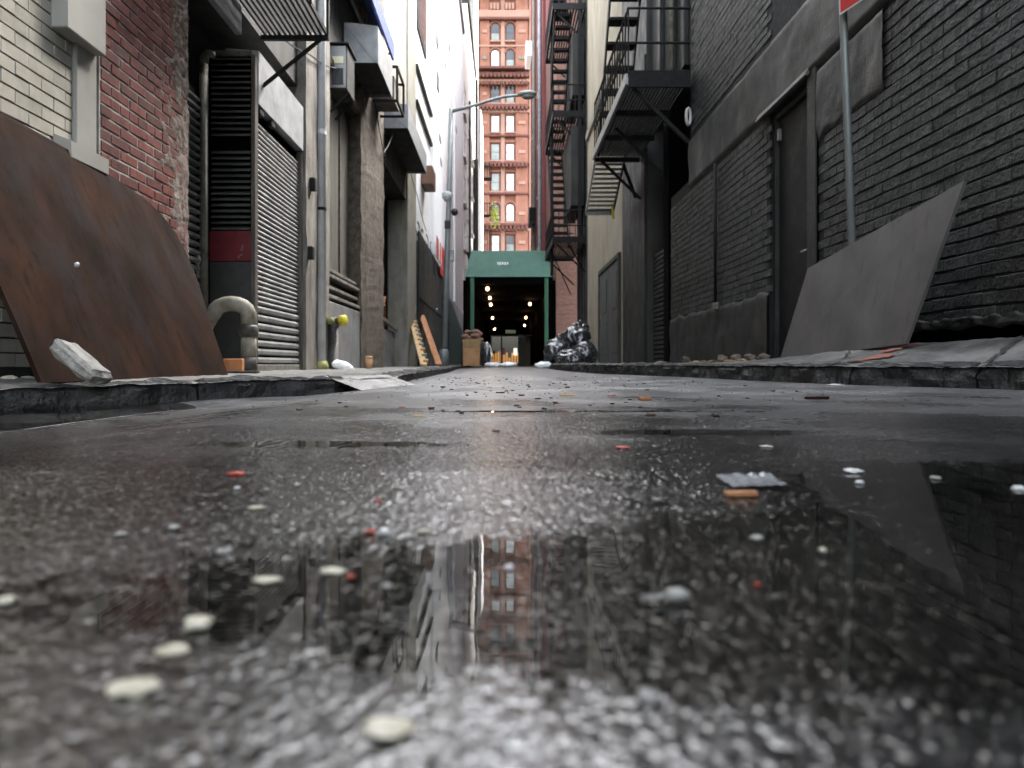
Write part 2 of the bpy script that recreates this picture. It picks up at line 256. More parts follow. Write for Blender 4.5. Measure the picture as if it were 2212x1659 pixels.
class MB:
    def __init__(s): s.v = []; s.f = []
    def box(s, x0, x1, y0, y1, z0, z1, b=0.0):
        return s.obox(Vector(((x0 + x1) / 2, (y0 + y1) / 2, (z0 + z1) / 2)), (abs(x1 - x0), abs(y1 - y0), abs(z1 - z0)), None, b)
    def obox(s, c, size, rot=None, b=0.0, jit=0.0):
        c = Vector(c); h = [q / 2 for q in size]; pts = []; fs = []
        if b <= 0:
            for sx in (-1, 1):
                for sy in (-1, 1):
                    for sz in (-1, 1): pts.append(Vector((sx * h[0], sy * h[1], sz * h[2])))
            fs = [(0, 1, 3, 2), (4, 6, 7, 5), (0, 4, 5, 1), (2, 3, 7, 6), (0, 2, 6, 4), (1, 5, 7, 3)]
        else:
            b = min(b, min(h) * .6); idx = {}
            for sx in (-1, 1):
                for sy in (-1, 1):
                    for sz in (-1, 1):
                        for k in range(3):
                            q = [sx * h[0], sy * h[1], sz * h[2]]
                            for j, sg in enumerate((sx, sy, sz)):
                                if j != k: q[j] -= sg * b
                            idx[(sx, sy, sz, k)] = len(pts); pts.append(Vector(q))
            for k in range(3):
                i, j = [a for a in range(3) if a != k]
                for sg in (-1, 1):
                    q = []
                    for a, bb in ((-1, -1), (1, -1), (1, 1), (-1, 1)):
                        cc = [0, 0, 0]; cc[k] = sg; cc[i] = a; cc[j] = bb; q.append(idx[(*cc, k)])
                    fs.append(tuple(q))
                for a in (-1, 1):
                    for bb in (-1, 1):
                        c1 = [0, 0, 0]; c1[k] = -1; c1[i] = a; c1[j] = bb; c2 = list(c1); c2[k] = 1
                        fs.append((idx[(*c1, i)], idx[(*c2, i)], idx[(*c2, j)], idx[(*c1, j)]))
            for sx in (-1, 1):
                for sy in (-1, 1):
                    for sz in (-1, 1): fs.append(tuple(idx[(sx, sy, sz, k)] for k in range(3)))
        if jit: pts = [p + Vector((random.uniform(-jit, jit), random.uniform(-jit, jit), random.uniform(-jit, jit))) for p in pts]
        o = len(s.v)
        for f in fs:
            P = [pts[i] for i in f]; n = (P[1] - P[0]).cross(P[2] - P[0]); m = sum(P, Vector()) / len(P)
            if n.dot(m) < 0: f = tuple(reversed(f))
            s.f.append(tuple(o + i for i in f))
        if rot is not None: pts = [rot @ p for p in pts]
        s.v += [p + c for p in pts]; return s
    def beam(s, a, b, w, h, bv=0.0):
        a = Vector(a); b = Vector(b); d = b - a
        q = d.to_track_quat('Y', 'Z').to_matrix()
        return s.obox((a + b) / 2, (w, d.length, h), q, bv)
    def poly(s, pts, thick):
        pts = [Vector(p) for p in pts]; t = Vector(thick); n = len(pts); o = len(s.v)
        s.v += pts + [p + t for p in pts]
        s.f.append(tuple(o + i for i in range(n))); s.f.append(tuple(o + n + i for i in reversed(range(n))))
        for i in range(n): s.f.append((o + i, o + n + i, o + n + (i + 1) % n, o + (i + 1) % n))
        return s
    def tube(s, path, r, n=10, caps=True):
        path = [Vector(p) for p in path]; rs = r if isinstance(r, (list, tuple)) else [r] * len(path); o = len(s.v)
        up = Vector((0, 0, 1)); prev = None
        for i, p in enumerate(path):
            d = (path[min(i + 1, len(path) - 1)] - path[max(i - 1, 0)]).normalized()
            if prev is None: a = d.cross(Vector((1, 0, 0)) if abs(d.x) < .8 else up).normalized()
            else: a = (prev - d * prev.dot(d)).normalized()
            prev = a; b = d.cross(a)
            for k in range(n):
                t = 2 * math.pi * k / n; s.v.append(p + (a * math.cos(t) + b * math.sin(t)) * rs[i])
        for i in range(len(path) - 1):
            for k in range(n):
                s.f.append((o + i * n + k, o + i * n + (k + 1) % n, o + (i + 1) * n + (k + 1) % n, o + (i + 1) * n + k))
        if caps:
            s.f.append(tuple(o + k for k in reversed(range(n)))); s.f.append(tuple(o + (len(path) - 1) * n + k for k in range(n)))
        return s
    def blob(s, c, rad, sub=2, amp=.15, freq=2.0, rot=None, seed=0, ridge=False, flat=None):
        bm = bmesh.new(); bmesh.ops.create_icosphere(bm, subdivisions=sub, radius=1)
        o = len(s.v); sh = Vector((seed * 3.7, seed * 1.3, seed * 7.1))
        for v in bm.verts:
            p = v.co.copy(); n = mnoise.noise(p * freq + sh)
            if ridge:
                n = .6 * n + .6 * (1 - 2 * abs(mnoise.noise(p * freq * 2.1 + sh))) - .2 + .05 * (1 - 2 * abs(mnoise.noise(p * freq * 5 + sh)))
            p = p * (1 + amp * n); p = Vector((p.x * rad[0], p.y * rad[1], p.z * rad[2]))
            if flat is not None: p.z = max(p.z, flat * rad[2])
            if rot is not None: p = rot @ p
            s.v.append(p + Vector(c))
        s.f += [tuple(o + v.index for v in f.verts) for f in bm.faces]; bm.free(); return s
    def build(s, name, m, parent=None, smooth=False, kind=None, label=None):
        me = bpy.data.meshes.new(name); og = ORIG[parent.name] if parent else Vector()
        me.from_pydata([tuple(p - og) for p in s.v], [], s.f); me.update()
        me.materials.append(M[m])
        if smooth: me.polygons.foreach_set('use_smooth', [True] * len(me.polygons))
        o = bpy.data.objects.new(name, me); COL.objects.link(o)
        if parent: o.parent = parent
        ORIG[o.name] = og.copy()
        if kind: o['kind'] = kind
        if label: o['label'] = label
        return o

def tag(o, label, cat, group=None, kind=None):
    if label: o['label'] = label
    if cat: o['category'] = cat
    if group: o['group'] = group
    if kind: o['kind'] = kind
    return o
def thing(name, label, cat, loc=(0, 0, 0), group=None, kind=None):
    o = bpy.data.objects.new(name, None); COL.objects.link(o); o.location = loc; o.empty_display_size = .1
    ORIG[o.name] = Vector(loc); return tag(o, label, cat, group, kind)
def inst(name, me, parent, loc, rot=None, scale=None, mtl=None):
    o = bpy.data.objects.new(name, me); COL.objects.link(o); o.parent = parent
    o.location = Vector(loc) - (ORIG[parent.name] if parent else Vector())
    if rot: o.rotation_euler = rot
    if scale: o.scale = scale
    ORIG[o.name] = Vector(loc); return o

def wall_bricks(root, X, sgn, y0, y1, z0, z1, L, Hc, jb, jh, m, proud, keep=None, limit=300, jit=.003, b=.005, stuffname='brickwork', headers=(), wave=0):
    """bricks on a wall whose joint face is the plane x = X; sgn +1 faces +x. The ones that show largest are single objects."""
    vs = []
    for k in range(4):
        mb = MB(); mb.obox((0, 0, 0), (proud * 2, L - jh, Hc - jb), None, b, jit * .45)
        me = bpy.data.meshes.new('brick'); me.from_pydata([tuple(p) for p in mb.v], [], mb.f); me.update(); me.materials.append(M[m]); vs.append(me)
    out = []; nr = int((z1 - z0) / Hc)
    for r in range(nr):
        z = z0 + (r + .5) * Hc; LL = L * .5 if r in headers else L
        y = y0 - (LL / 2 if r % 2 else 0)
        while y < y1:
            a, c = max(y, y0), min(y + LL, y1); y += LL
            if c - a < .035: continue
            ym = (a + c) / 2
            if keep and not keep(ym, z): continue
            if ym > .3:
                x = VX + F * X / ym; yy = HY - F * (z - CH) / ym
                vis = -40 < x < 2260 and -40 < yy < 1700
                size = F * (c - a) / ym * abs(x - VX) / ym * F * Hc / ym / F
            else: vis = False; size = 0
            out.append((size if vis else 0, ym, z, (c - a) / L))
    out.sort(reverse=True)
    rest = MB(); n = 0
    for size, ym, z, fr in out:
        jx, jz = random.uniform(-jit, jit), random.uniform(-jit, jit) * .5 + wave * (mnoise.noise(Vector((ym * 1.1, z * 2, 3))) + .5 * mnoise.noise(Vector((ym * 3.3, z * 3, 8))))
        if size > 0 and n < limit:
            inst('brick', random.choice(vs), root, (X + jx, ym, z + jz), (random.uniform(-.012, .012), random.uniform(-.02, .02), random.uniform(-.02, .02)), (1, fr, 1)); n += 1
        else:
            rest.obox((X + jx, ym, z + jz), (proud * 2, L * fr - jh, Hc - jb))
    if rest.v: rest.build(stuffname, m, root, kind='stuff')

# value noise on arrays
def vnoise(x, y, seed):
    g = np.random.default_rng(seed).random((256, 256))
    xi = np.floor(x).astype(int); yi = np.floor(y).astype(int); fx = x - xi; fy = y - yi
    fx = fx * fx * (3 - 2 * fx); fy = fy * fy * (3 - 2 * fy)
    a = g[xi % 256, yi % 256]; b = g[(xi + 1) % 256, yi % 256]; c = g[xi % 256, (yi + 1) % 256]; d = g[(xi + 1) % 256, (yi + 1) % 256]
    return (a * (1 - fx) + b * fx) * (1 - fy) + (c * (1 - fx) + d * fx) * fy - .5
def sm(t): t = np.clip(t, 0, 1); return t * t * (3 - 2 * t)

# ------------------------------------------------------------------ the road, its puddles, the pavements
def road_base(X, Y):
    z = -.043 * sm((-.5 - X) / .6) - .03 * sm((-1.13 - X + .06 * (Y - 2)) / .25) * sm((3.3 - Y) / .6)
    z = z + .006 * vnoise(X * 1.3, Y * .8, 3) * sm((Y - 1.2) / 2)
    return z
def dips(X, Y):
    w = vnoise(X * 9 + 40, Y * 14 + 40, 5) * .5 + vnoise(X * 22 + 9, Y * 30 + 9, 6) * .3
    def g(cx, cy, rx, ry): return np.exp(-(((X - cx) / rx) ** 2 + ((Y - cy) / ry) ** 2) ** .85)
    d = g(.1, .35, .3, .085) + 1.1 * g(.36, .42, .27, .13) + g(.6, .68, .3, .17) + .95 * g(.36, 1.2, .2, .05) + .95 * g(-.25, 1.02, .2, .045) + .8 * g(.1, 1.72, .5, .03) + .8 * g(.75, 1.0, .3, .08)
    return np.clip(d, 0, 1) * 1.0 + w * .45
def stones(X, Y, cell, seed, amp):
    g = np.random.default_rng(seed); jx = g.random((512, 512)); jy = g.random((512, 512)); hh = g.random((512, 512)); rr = g.random((512, 512))
    xi = np.floor(X / cell).astype(int); yi = np.floor(Y / cell).astype(int); best = np.zeros_like(X)
    for dx in (-1, 0, 1):
        for dy in (-1, 0, 1):
            a, b = (xi + dx) % 512, (yi + dy) % 512
            cx = (xi + dx + jx[a, b]) * cell; cy = (yi + dy + jy[a, b]) * cell
            rad = cell * (.45 + .45 * rr[a, b])
            q = 1 - ((X - cx) ** 2 + (Y - cy) ** 2) / rad ** 2
            best = np.maximum(best, np.sqrt(np.clip(q, 0, 1)) * (.35 + .65 * hh[a, b]))
    return best * amp
def road_z(X, Y, fine):
    z = road_base(X, Y)
    near = sm((2.6 - Y) / 1.2)
    z = z + near * (0.0010 - .0025 * dips(X, Y))
    if fine:
        z = z + stones(X, Y, .0048, 21, .0009) + stones(X + .3, Y + .7, .0033, 22, .0006) + .0006 * vnoise(X * 60 + 90, Y * 60 + 90, 8) - .0008
    return z
def grid(xs, ys, fine):
    X, Y = np.meshgrid(xs, ys); Z = road_z(X, Y, fine); n, m = X.shape
    v = np.stack([X.ravel(), Y.ravel(), Z.ravel()], 1)
    i = np.arange(n * m).reshape(n, m)
    f = np.stack([i[:-1, :-1].ravel(), i[:-1, 1:].ravel(), i[1:, 1:].ravel(), i[1:, :-1].ravel()], 1)
    return v, f
def np_mesh(name, parts, m, smooth=True):
    vs, fs, o = [], [], 0
    for v, f in parts: vs.append(v); fs.append(f + o); o += len(v)
    v = np.concatenate(vs); f = np.concatenate(fs)
    me = bpy.data.meshes.new(name); me.vertices.add(len(v)); me.vertices.foreach_set('co', v.astype(np.float32).ravel())
    me.loops.add(f.size); me.loops.foreach_set('vertex_index', f.astype(np.int32).ravel())
    me.polygons.add(len(f)); me.polygons.foreach_set('loop_start', np.arange(0, f.size, 4, dtype=np.int32))
    me.polygons.foreach_set('use_smooth', np.full(len(f), smooth)); me.update(calc_edges=True)
    me.materials.append(M[m]); o = bpy.data.objects.new(name, me); COL.objects.link(o); ORIG[o.name] = Vector(); return o

yn = np.concatenate([np.arange(.14, .75, .0019), np.arange(.75, 1.75, .0034)]); ym_ = np.arange(yn[-1], 6, .012); y5 = np.concatenate([np.arange(ym_[-1], 20, .1), np.arange(20, 101, 1.)])
xw = np.array([-14, -8, -5, -4, -3.2]); xe = np.array([3.2, 4, 5, 8, 14])
xmid = np.linspace(-3.2, 3.2, 130)
parts = [grid(np.arange(-1.26, 1.2601, .0021), yn, True),
         grid(np.concatenate([xw, np.linspace(-3.2, -1.26, 40)]), np.linspace(.14, yn[-1], 30), False), grid(np.concatenate([np.linspace(1.26, 3.2, 40), xe]), np.linspace(.14, yn[-1], 30), False),
         grid(np.arange(-3.2, 3.2, .012), ym_, True), grid(np.concatenate([xw, xmid, xe]), y5, False),
         grid(np.concatenate([xw, xmid, xe]), np.linspace(-14, .14, 20), False)]
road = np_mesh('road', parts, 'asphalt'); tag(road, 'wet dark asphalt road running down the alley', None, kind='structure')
g = MB(); g.box(-400, 400, -300, 600, -.6, -.12); tag(g.build('ground', 'ground'), 'dark open ground around the alley', None, kind='structure')

def puddle(cx, cy, rx, ry, z, label):
    pts = []
    for k in range(72):
        t = 2 * math.pi * k / 72; q = 1 + .1 * mnoise.noise(Vector((math.cos(t) * 2 + cx * 9, math.sin(t) * 2, cy * 5)))
        pts.append((cx + rx * q * math.cos(t), cy + ry * q * math.sin(t), z))
    me = bpy.data.meshes.new('puddle'); me.from_pydata(pts, [], [tuple(range(72))]); me.update(); me.materials.append(M['water'])
    o = bpy.data.objects.new('puddle', me); COL.objects.link(o); ORIG[o.name] = Vector(); tag(o, label, None, kind='structure')
puddle(.3, .55, .78, .36, 0, 'still puddle mirroring the red tower in the near road')
puddle(.42, 1.2, .6, .14, 0, 'shallow puddle beyond the mirror puddle')
puddle(-.27, 1.02, .22, .1, 0, 'narrow puddle in the middle of the road')
puddle(.1, 1.72, .55, .1, 0, 'thin far puddle across the road')
puddle(-1.62, 2.1, .52, .95, -.052, 'gutter water along the left kerb')

LK = [(-3.1, 1.2), (-2.4, 1.75), (-1.87, 2.53), (-1.42, 3.1), (-1.12, 3.38), (-.85, 3.42), (-.62, 3.95), (-.70, 4.8), (-.8, 6), (-.92, 9), (-1.04, 13), (-1.3, 18), (-1.5, 24), (-1.5, 34)]
LW = [(-3.1, 2.2), (-3.1, 2.7), (-3.1, 3.4), (-3.1, 4.4), (-3.1, 5.3), (-3.1, 6.2), (-3.1, 7.2), (-3.1, 8.6), (-3.1, 10), (-3.1, 12), (-3.1, 15), (-3.1, 19.5), (-3.1, 25), (-3.1, 34)]
RK = [(2.62, 1.4), (2.52, 2.7), (2.36, 3.1), (2.22, 3.42), (1.9, 4.02), (1.74, 5.0), (1.66, 6.1), (1.16, 8.05), (1.02, 11), (1.05, 15), (1.2, 19), (1.5, 24), (1.7, 27), (1.7, 34)]
RW = [(2.95, 1.4), (2.95, 2.6), (2.95, 3.0), (2.95, 3.4), (2.95, 4.0), (2.95, 5.0), (2.95, 6.1), (2.95, 8.05), (2.95, 11), (2.95, 15), (2.95, 19), (2.95, 24), (2.95, 27), (2.95, 34)]
def lerp_path(P, n):
    P = np.array(P); t = np.linspace(0, len(P) - 1, n); i = np.minimum(t.astype(int), len(P) - 2); f = (t - i)[:, None]
    return P[i] * (1 - f) + P[i + 1] * f
def zl(Y, w):  # left pavement height; w = 0 at the kerb, 1 at the wall
    return .022 + .02 * sm((Y - 2.4) / 1.2) + .004 * w
ZWR = ([0, 3, 3.55, 4.65, 5.4, 6.7, 9, 40], [.265, .262, .26, .25, .205, .148, .132, .125])
def zr(Y, w): return .105 + (np.interp(Y, *ZWR) - .105) * sm(w * 1.35)
def pavement(name, K, Wl, zf, label, seed, m='concrete'):
    n, mm = 420, 46
    a = lerp_path(K, n); b = lerp_path(Wl, n); t = np.linspace(0, 1, mm)[None, :, None]
    P = a[:, None, :] * (1 - t) + b[:, None, :] * t; X, Y = P[..., 0], P[..., 1]
    Z = zf(Y, t[..., 0]) + .010 * vnoise(X * 5 + 50, Y * 5 + 50, seed) + .007 * vnoise(X * 17 + 50, Y * 17 + 50, seed + 1) + .004 * vnoise(X * 55 + 50, Y * 55 + 50, seed + 2)
    i = np.arange(n * mm).reshape(n, mm)
    v = np.stack([X.ravel(), Y.ravel(), Z.ravel()], 1); f = np.stack([i[:-1, :-1].ravel(), i[:-1, 1:].ravel(), i[1:, 1:].ravel(), i[1:, :-1].ravel()], 1)
    o = np_mesh(name, [(v, f)], m); tag(o, label, None, kind='structure')
pavement('sidewalk', LK, LW, zl, 'damp concrete pavement on the side of the rust plate', 31)
pavement('sidewalk', RK, RW, zr, 'broken pavement rising to the grey brick wall', 33, 'old_concrete')

def kerb(P, side, zf, zbot, skip, label, lens):
    root = thing('kerb', label, None, (P[2][0], P[2][1], 0), kind='structure')
    pts = lerp_path(P, 900); seg = np.concatenate([[0], np.cumsum(np.linalg.norm(np.diff(pts, axis=0), axis=1))]); tot = seg[-1]
    s = 0; k = 0
    while s < tot - .1:
        L = lens[k % len(lens)] * random.uniform(.85, 1.15); e = min(s + L, tot); k += 1
        ss = np.linspace(s + .006, e - .006, max(3, int((e - s) / .03))); s = e
        px = np.interp(ss, seg, pts[:, 0]); py = np.interp(ss, seg, pts[:, 1])
        if skip(px.mean(), py.mean()): continue
        tx = np.gradient(px); ty = np.gradient(py); ln = np.hypot(tx, ty); nx, ny = ty / ln * side, -tx / ln * side   # towards the wall
        mb = MB(); dz = random.uniform(-.006, .006)
        prof = [(-.005, 0), (0, .45), (.004, .8), (.022, 1.0), (.07, 1.06), (.15, 1.04), (.155, 0)]
        for j in range(len(ss)):
            zt = float(zf(py[j], 0)) + .010 + dz; zb = zbot(px[j], py[j])
            for w, h in prof:
                ro = 1.35 if side > 0 else .9
                nn = ro * .022 * mnoise.noise(Vector((px[j] * 7, py[j] * 7, h * 2 + w * 20))) + ro * .012 * mnoise.noise(Vector((px[j] * 15, py[j] * 15, h * 4)))
                ex = .02 if j in (0, len(ss) - 1) and h > .5 else 0
                mb.v.append(Vector((px[j] + nx[j] * (w + nn), py[j] + ny[j] * (w + nn), zb + (zt - zb) * h + (nn * .9 if h > .5 else 0) - ex)))
        q = len(prof)
        for j in range(len(ss) - 1):
            for c in range(q - 1): mb.f.append((j * q + c, (j + 1) * q + c, (j + 1) * q + c + 1, j * q + c + 1))
        mb.f.append(tuple(range(q))); mb.f.append(tuple(len(mb.v) - q + c for c in reversed(range(q))))
        mb.build('kerb_stone', 'kerb', root, smooth=False)
kerb(LK, -1, zl, lambda x, y: float(road_base(np.array(x), np.array(y))) - .02, lambda x, y: 3.43 < y < 3.97 and x > -.9, 'worn dark kerb stones beside the gutter water', [.9, .6, 1.1])
kerb(RK, 1, zr, lambda x, y: -.02, lambda x, y: False, 'cracked dark kerb stones below the steel plate', [.8, 1.3, .62])

w = MB()
for k in range(9):
    t = k / 8
    for a, b, zz in ((-.85 + .23 * t + .19, 3.42 + .53 * t - .085, -.022), (-.85 + .23 * t - .06, 3.42 + .53 * t + .03, .058)): w.v.append(Vector((a, b, zz + .006 * mnoise.noise(Vector((t * 4, zz * 40, 1))))))
for k in range(8): w.f.append((2 * k, 2 * k + 2, 2 * k + 3, 2 * k + 1))
tag(w.build('ramp', 'ramp_wet'), 'small wet concrete ramp cut through the left kerb', None, kind='structure')
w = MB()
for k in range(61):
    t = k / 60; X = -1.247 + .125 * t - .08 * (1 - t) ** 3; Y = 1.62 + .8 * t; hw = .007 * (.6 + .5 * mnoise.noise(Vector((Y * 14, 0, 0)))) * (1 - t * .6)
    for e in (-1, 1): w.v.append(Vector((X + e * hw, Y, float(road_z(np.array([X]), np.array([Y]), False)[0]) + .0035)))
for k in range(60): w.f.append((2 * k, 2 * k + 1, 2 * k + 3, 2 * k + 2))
tag(w.build('water_edge_glint', 'chip_white'), 'thin painted highlight along the edge of the gutter water', None, kind='structure')  # bright reflection at the water's edge, painted as a pale strip
# ------------------------------------------------------------------ LEFT SIDE
XL = -2.5
# cream glazed brick building
y_a, y_b = -6.0, 4.17
cb = thing('cream_brick_building', 'building faced in cream glazed brick behind the rusted plate', 'building', (XL, 3, 0))
w = MB(); w.box(XL - .5, XL - .012, y_a, y_b, 0, 12); w.build('wall', 'joint_dark', cb)
wall_bricks(cb, XL - .012, 1, 1.5, 3.96, .1, 2.66, .2, .075, .009, .0025, 'cream', .009, jit=.0012, b=.0018)
w = MB(); w.box(XL - .02, XL + .02, 3.965, 4.165, .05, 2.02, .006); w.build('trim_strip', 'cream_trim', cb)
w = MB(); w.box(XL - .02, XL + .085, 3.78, 4.15, 1.985, 4.6, .006); w.build('box_panel', 'cream_trim', cb)
w = MB(); w.poly([(XL + .0, 3.79, 1.40), (XL + .10, 3.79, 1.36), (XL + .10, 3.79, 1.27), (XL + .0, 3.79, 1.27)], (0, .36, 0)); w.build('sill', 'cream_trim', cb)
w = MB(); w.box(XL - .02, XL + .004, 1.5, 3.96, 2.67, 12); w.build('upper_wall', 'cream', cb)

# red brick pier
rb = thing('red_brick_building', 'red brick corner with crumbling plaster beside the dark shutter bay', 'building', (XL, 4.8, 0))
w = MB(); w.box(XL - .5, XL + .018, 4.19, 5.345, 0, 12); w.build('wall', 'mortar', rb)
def rb_keep(y, z):
    e = 5.14 - .16 * (1 - min(z, 2.6) / 2.6) + .1 * mnoise.noise(Vector((z * 3.2, 1.7, 0))) + .05 * mnoise.noise(Vector((z * 11, 5.7, 0)))
    return y < e
wall_bricks(rb, XL + .018, 1, 4.2, 5.34, .1, 3.6, .215, .074, .015, .013, 'red_brick', .005, jit=.0025, b=.003, headers=(15, 22, 29, 36))
# plaster skin on the far edge, lumpy
pl = MB(); nz_, ny_ = 300, 40
for j in range(nz_ + 1):
    z = .05 + 3.7 * j / nz_
    e = 4.92 - .1 * (1 - min(z, 2.6) / 2.6) + .13 * mnoise.noise(Vector((z * 3.2, 1.7, 0))) + .07 * mnoise.noise(Vector((z * 13, 5.7, 0)))
    for i in range(ny_ + 1):
        y = e + (5.36 - e) * i / ny_
        t = i / ny_; h = -.004 + .012 * min(1, t * 1.5) + .013 * mnoise.noise(Vector((y * 9, z * 9, 3))) + .007 * mnoise.noise(Vector((y * 33, z * 33, 3)))
        pl.v.append(Vector((XL + .018 + max(h, -.004), y, z)))
for j in range(nz_):
    for i in range(ny_): a = j * (ny_ + 1) + i; pl.f.append((a, a + 1, a + ny_ + 2, a + ny_ + 1))
pl.build('plaster_skin', 'plaster', rb, smooth=True)

# shuttered bay building: dark recess, shutter, louvred return, big shutter and hood, limestone pier
sb = thing('shuttered_building', 'dark building with a steel shutter bay and limestone pier', 'building', (XL, 7.5, 0))
w = MB(); w.box(XL - 1.2, XL - .62, 5.36, 9.6, 0, 12); w.box(XL - .62, XL - .05, 5.36, 9.6, 3.55, 12); w.build('wall', 'dark_wall', sb)
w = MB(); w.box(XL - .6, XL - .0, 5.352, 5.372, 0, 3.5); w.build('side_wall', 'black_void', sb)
w = MB(); w.box(XL - .04, XL + .02, 5.38, 6.47, 3.235, 3.52, .006); w.build('fascia_beam', 'galv', sb)
# back shutter (in the recess)
bs = thing('recessed_shutter', 'ribbed grey shutter in the dark recess beside the red brick', 'shutter', (XL - .4, 5.9, 0))
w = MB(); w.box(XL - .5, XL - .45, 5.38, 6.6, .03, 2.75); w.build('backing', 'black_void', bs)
for k in range(34):
    z = .08 + k * .077
    w = MB(); w.poly([(XL - .45, 5.39, z), (XL - .405, 5.39, z + .012), (XL - .405, 5.39, z + .035), (XL - .45, 5.39, z + .062)], (0, 1.15, 0)); w.build('slat', 'shutter', bs)
# post
p0 = at(440, 112, 6.62)
po = thing('frame_post', 'weathered grey post with a rounded top before the louvre panel', 'post', (p0.x, 6.62, .03))
w = MB(); w.tube([(p0.x, 6.62, .03), (p0.x, 6.62, p0.z - .12)], .042, 10)
w.tube([(p0.x, 6.62, p0.z - .12), (p0.x + .01, 6.62, p0.z - .05), (p0.x + .045, 6.62, p0.z - .01), (p0.x + .10, 6.62, p0.z - .03)], [.042, .042, .04, .03], 10); w.build('shaft', 'post', po, smooth=True)
c = at(432, 563, 6.6); w = MB(); w.blob((c.x, 6.55, c.z), (.03, .03, .05), 2, .2); w.tube([(c.x, 6.55, c.z + .04), (c.x, 6.55, c.z - .16)], .014, 8); w.build('knob', 'pipe_grey', po, smooth=True)
# louvred return panel facing down the alley mouth
dl = 6.84; xa, xb_ = at(455, 0, dl).x, at(545, 0, dl).x
lp = thing('louvre_panel', 'louvred steel panel with a red painted band, square to the alley', 'panel', ((xa + xb_) / 2, dl, .03))
w = MB(); w.box(xa - .06, xb_ + .01, dl + .012, dl + .05, .03, 3.22); w.build('backing', 'black_void', lp)
for k in range(31):
    z = 1.40 + k * .0585
    if 14 < k < 17: continue
    w = MB(); w.poly([(xa + .015, dl + .015, z + .03), (xa + .015, dl - .028, z), (xa + .015, dl - .03, z + .008), (xa + .015, dl + .015, z + .04)], (xb_ - xa - .03, 0, 0)); w.build('slat', 'louver', lp)
z1, z2 = zat(565, dl), zat(500, dl)
w = MB(); w.box(xa, xb_, dl - .03, dl + .012, z1, z2, .004); rp_ = w.build('band', 'red_paint', lp, label='dull red painted band')
w = MB(); q = at(522, 548, dl - .033)
for a, b in (((-.005, .03), (.012, .09)), ((-.04, -.04), (.005, -.005))):
    w.beam((q.x + a[0], dl - .032, q.z + a[1]), (q.x + b[0], dl - .032, q.z + b[1]), .003, .02)
w.build('smear', 'smear', rp_)
w = MB(); w.box(xa, xb_, dl - .026, dl + .012, .04, z1 - .004, .004); w.build('lower_panel', 'dark_panel', lp)
w = MB(); w.box(xa - .005, xb_, dl - .03, dl + .01, 3.19, 3.25, .004); w.build('top_rail', 'post', lp)
w = MB(); w.box(xb_ + .003, xb_ + .045, dl - .05, dl + .04, .03, 3.2, .006); w.build('frame', 'brown_frame', lp)
# big shutter
y0s, y1s = 6.9, 8.38
sh = thing('roller_shutter', 'closed steel roller shutter under the galvanised hood', 'shutter', (XL, 7.6, .03))
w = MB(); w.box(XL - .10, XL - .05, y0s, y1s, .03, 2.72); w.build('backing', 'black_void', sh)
z = .12
while z < 2.58:
    big = z < .72; pt = .088 if big else .052
    w = MB()
    if big: w.poly([(XL - .05, y0s + .01, z), (XL - .012, y0s + .01, z + .014), (XL - .006, y0s + .01, z + .045), (XL - .02, y0s + .01, z + .066), (XL - .05, y0s + .01, z + .072)], (0, y1s - y0s - .02, 0))
    else: w.poly([(XL - .05, y0s + .01, z), (XL - .022, y0s + .01, z + .006), (XL - .016, y0s + .01, z + .022), (XL - .028, y0s + .01, z + .038), (XL - .05, y0s + .01, z + .04)], (0, y1s - y0s - .02, 0))
    w.build('slat', 'shutter', sh); z += pt
w = MB(); w.box(XL - .05, XL + .0, y0s, y1s, .035, .112, .006); w.build('bottom_bar', 'post', sh)
for yy in (y0s - .045, y1s):
    w = MB(); w.box(XL - .06, XL + .02, yy, yy + .045, .03, 2.72, .005); w.build('guide_rail', 'brown_frame', sh)
w = MB(); w.poly([(XL + .035, y0s - .03, 2.74), (XL + .035, y0s - .03, 3.27), (XL - .3, y0s - .03, 3.30), (XL - .3, y0s - .03, 2.74)], (0, y1s - y0s + .05, 0)); w.build('hood', 'galv', sh)
w = MB()
for yy in (7.0, 7.35): w.obox((XL + .0, yy, 2.69), (.05, .12, .06), None, .008)
w.build('bracket', 'iron', sh)
# limestone pier
w = MB(); pn = 60
for j in range(pn + 1):
    z = 0 + 9 * j / pn
    for i, (xx, yy) in enumerate(((XL - .3, 8.44), (XL + .06, 8.44), (XL + .065, 8.7), (XL + .065, 9.2), (XL + .06, 9.58), (XL - .3, 9.58))):
        w.v.append(Vector((xx + .02 * mnoise.noise(Vector((z * 2.2, yy * 5, 1))), yy + .025 * mnoise.noise(Vector((z * 3, xx * 7, 8))), z)))
for j in range(pn):
    for i in range(5): a = j * 6 + i; w.f.append((a, a + 1, a + 7, a + 6))
w.build('pier', 'pier', sb)
for zz, yy in ((2.38, 8.6), (1.5, 8.5)):
    w = MB(); w.obox((XL + .1, yy, zz), (.07, .09, .16), None, .01); w.build('bracket', 'iron', sb)
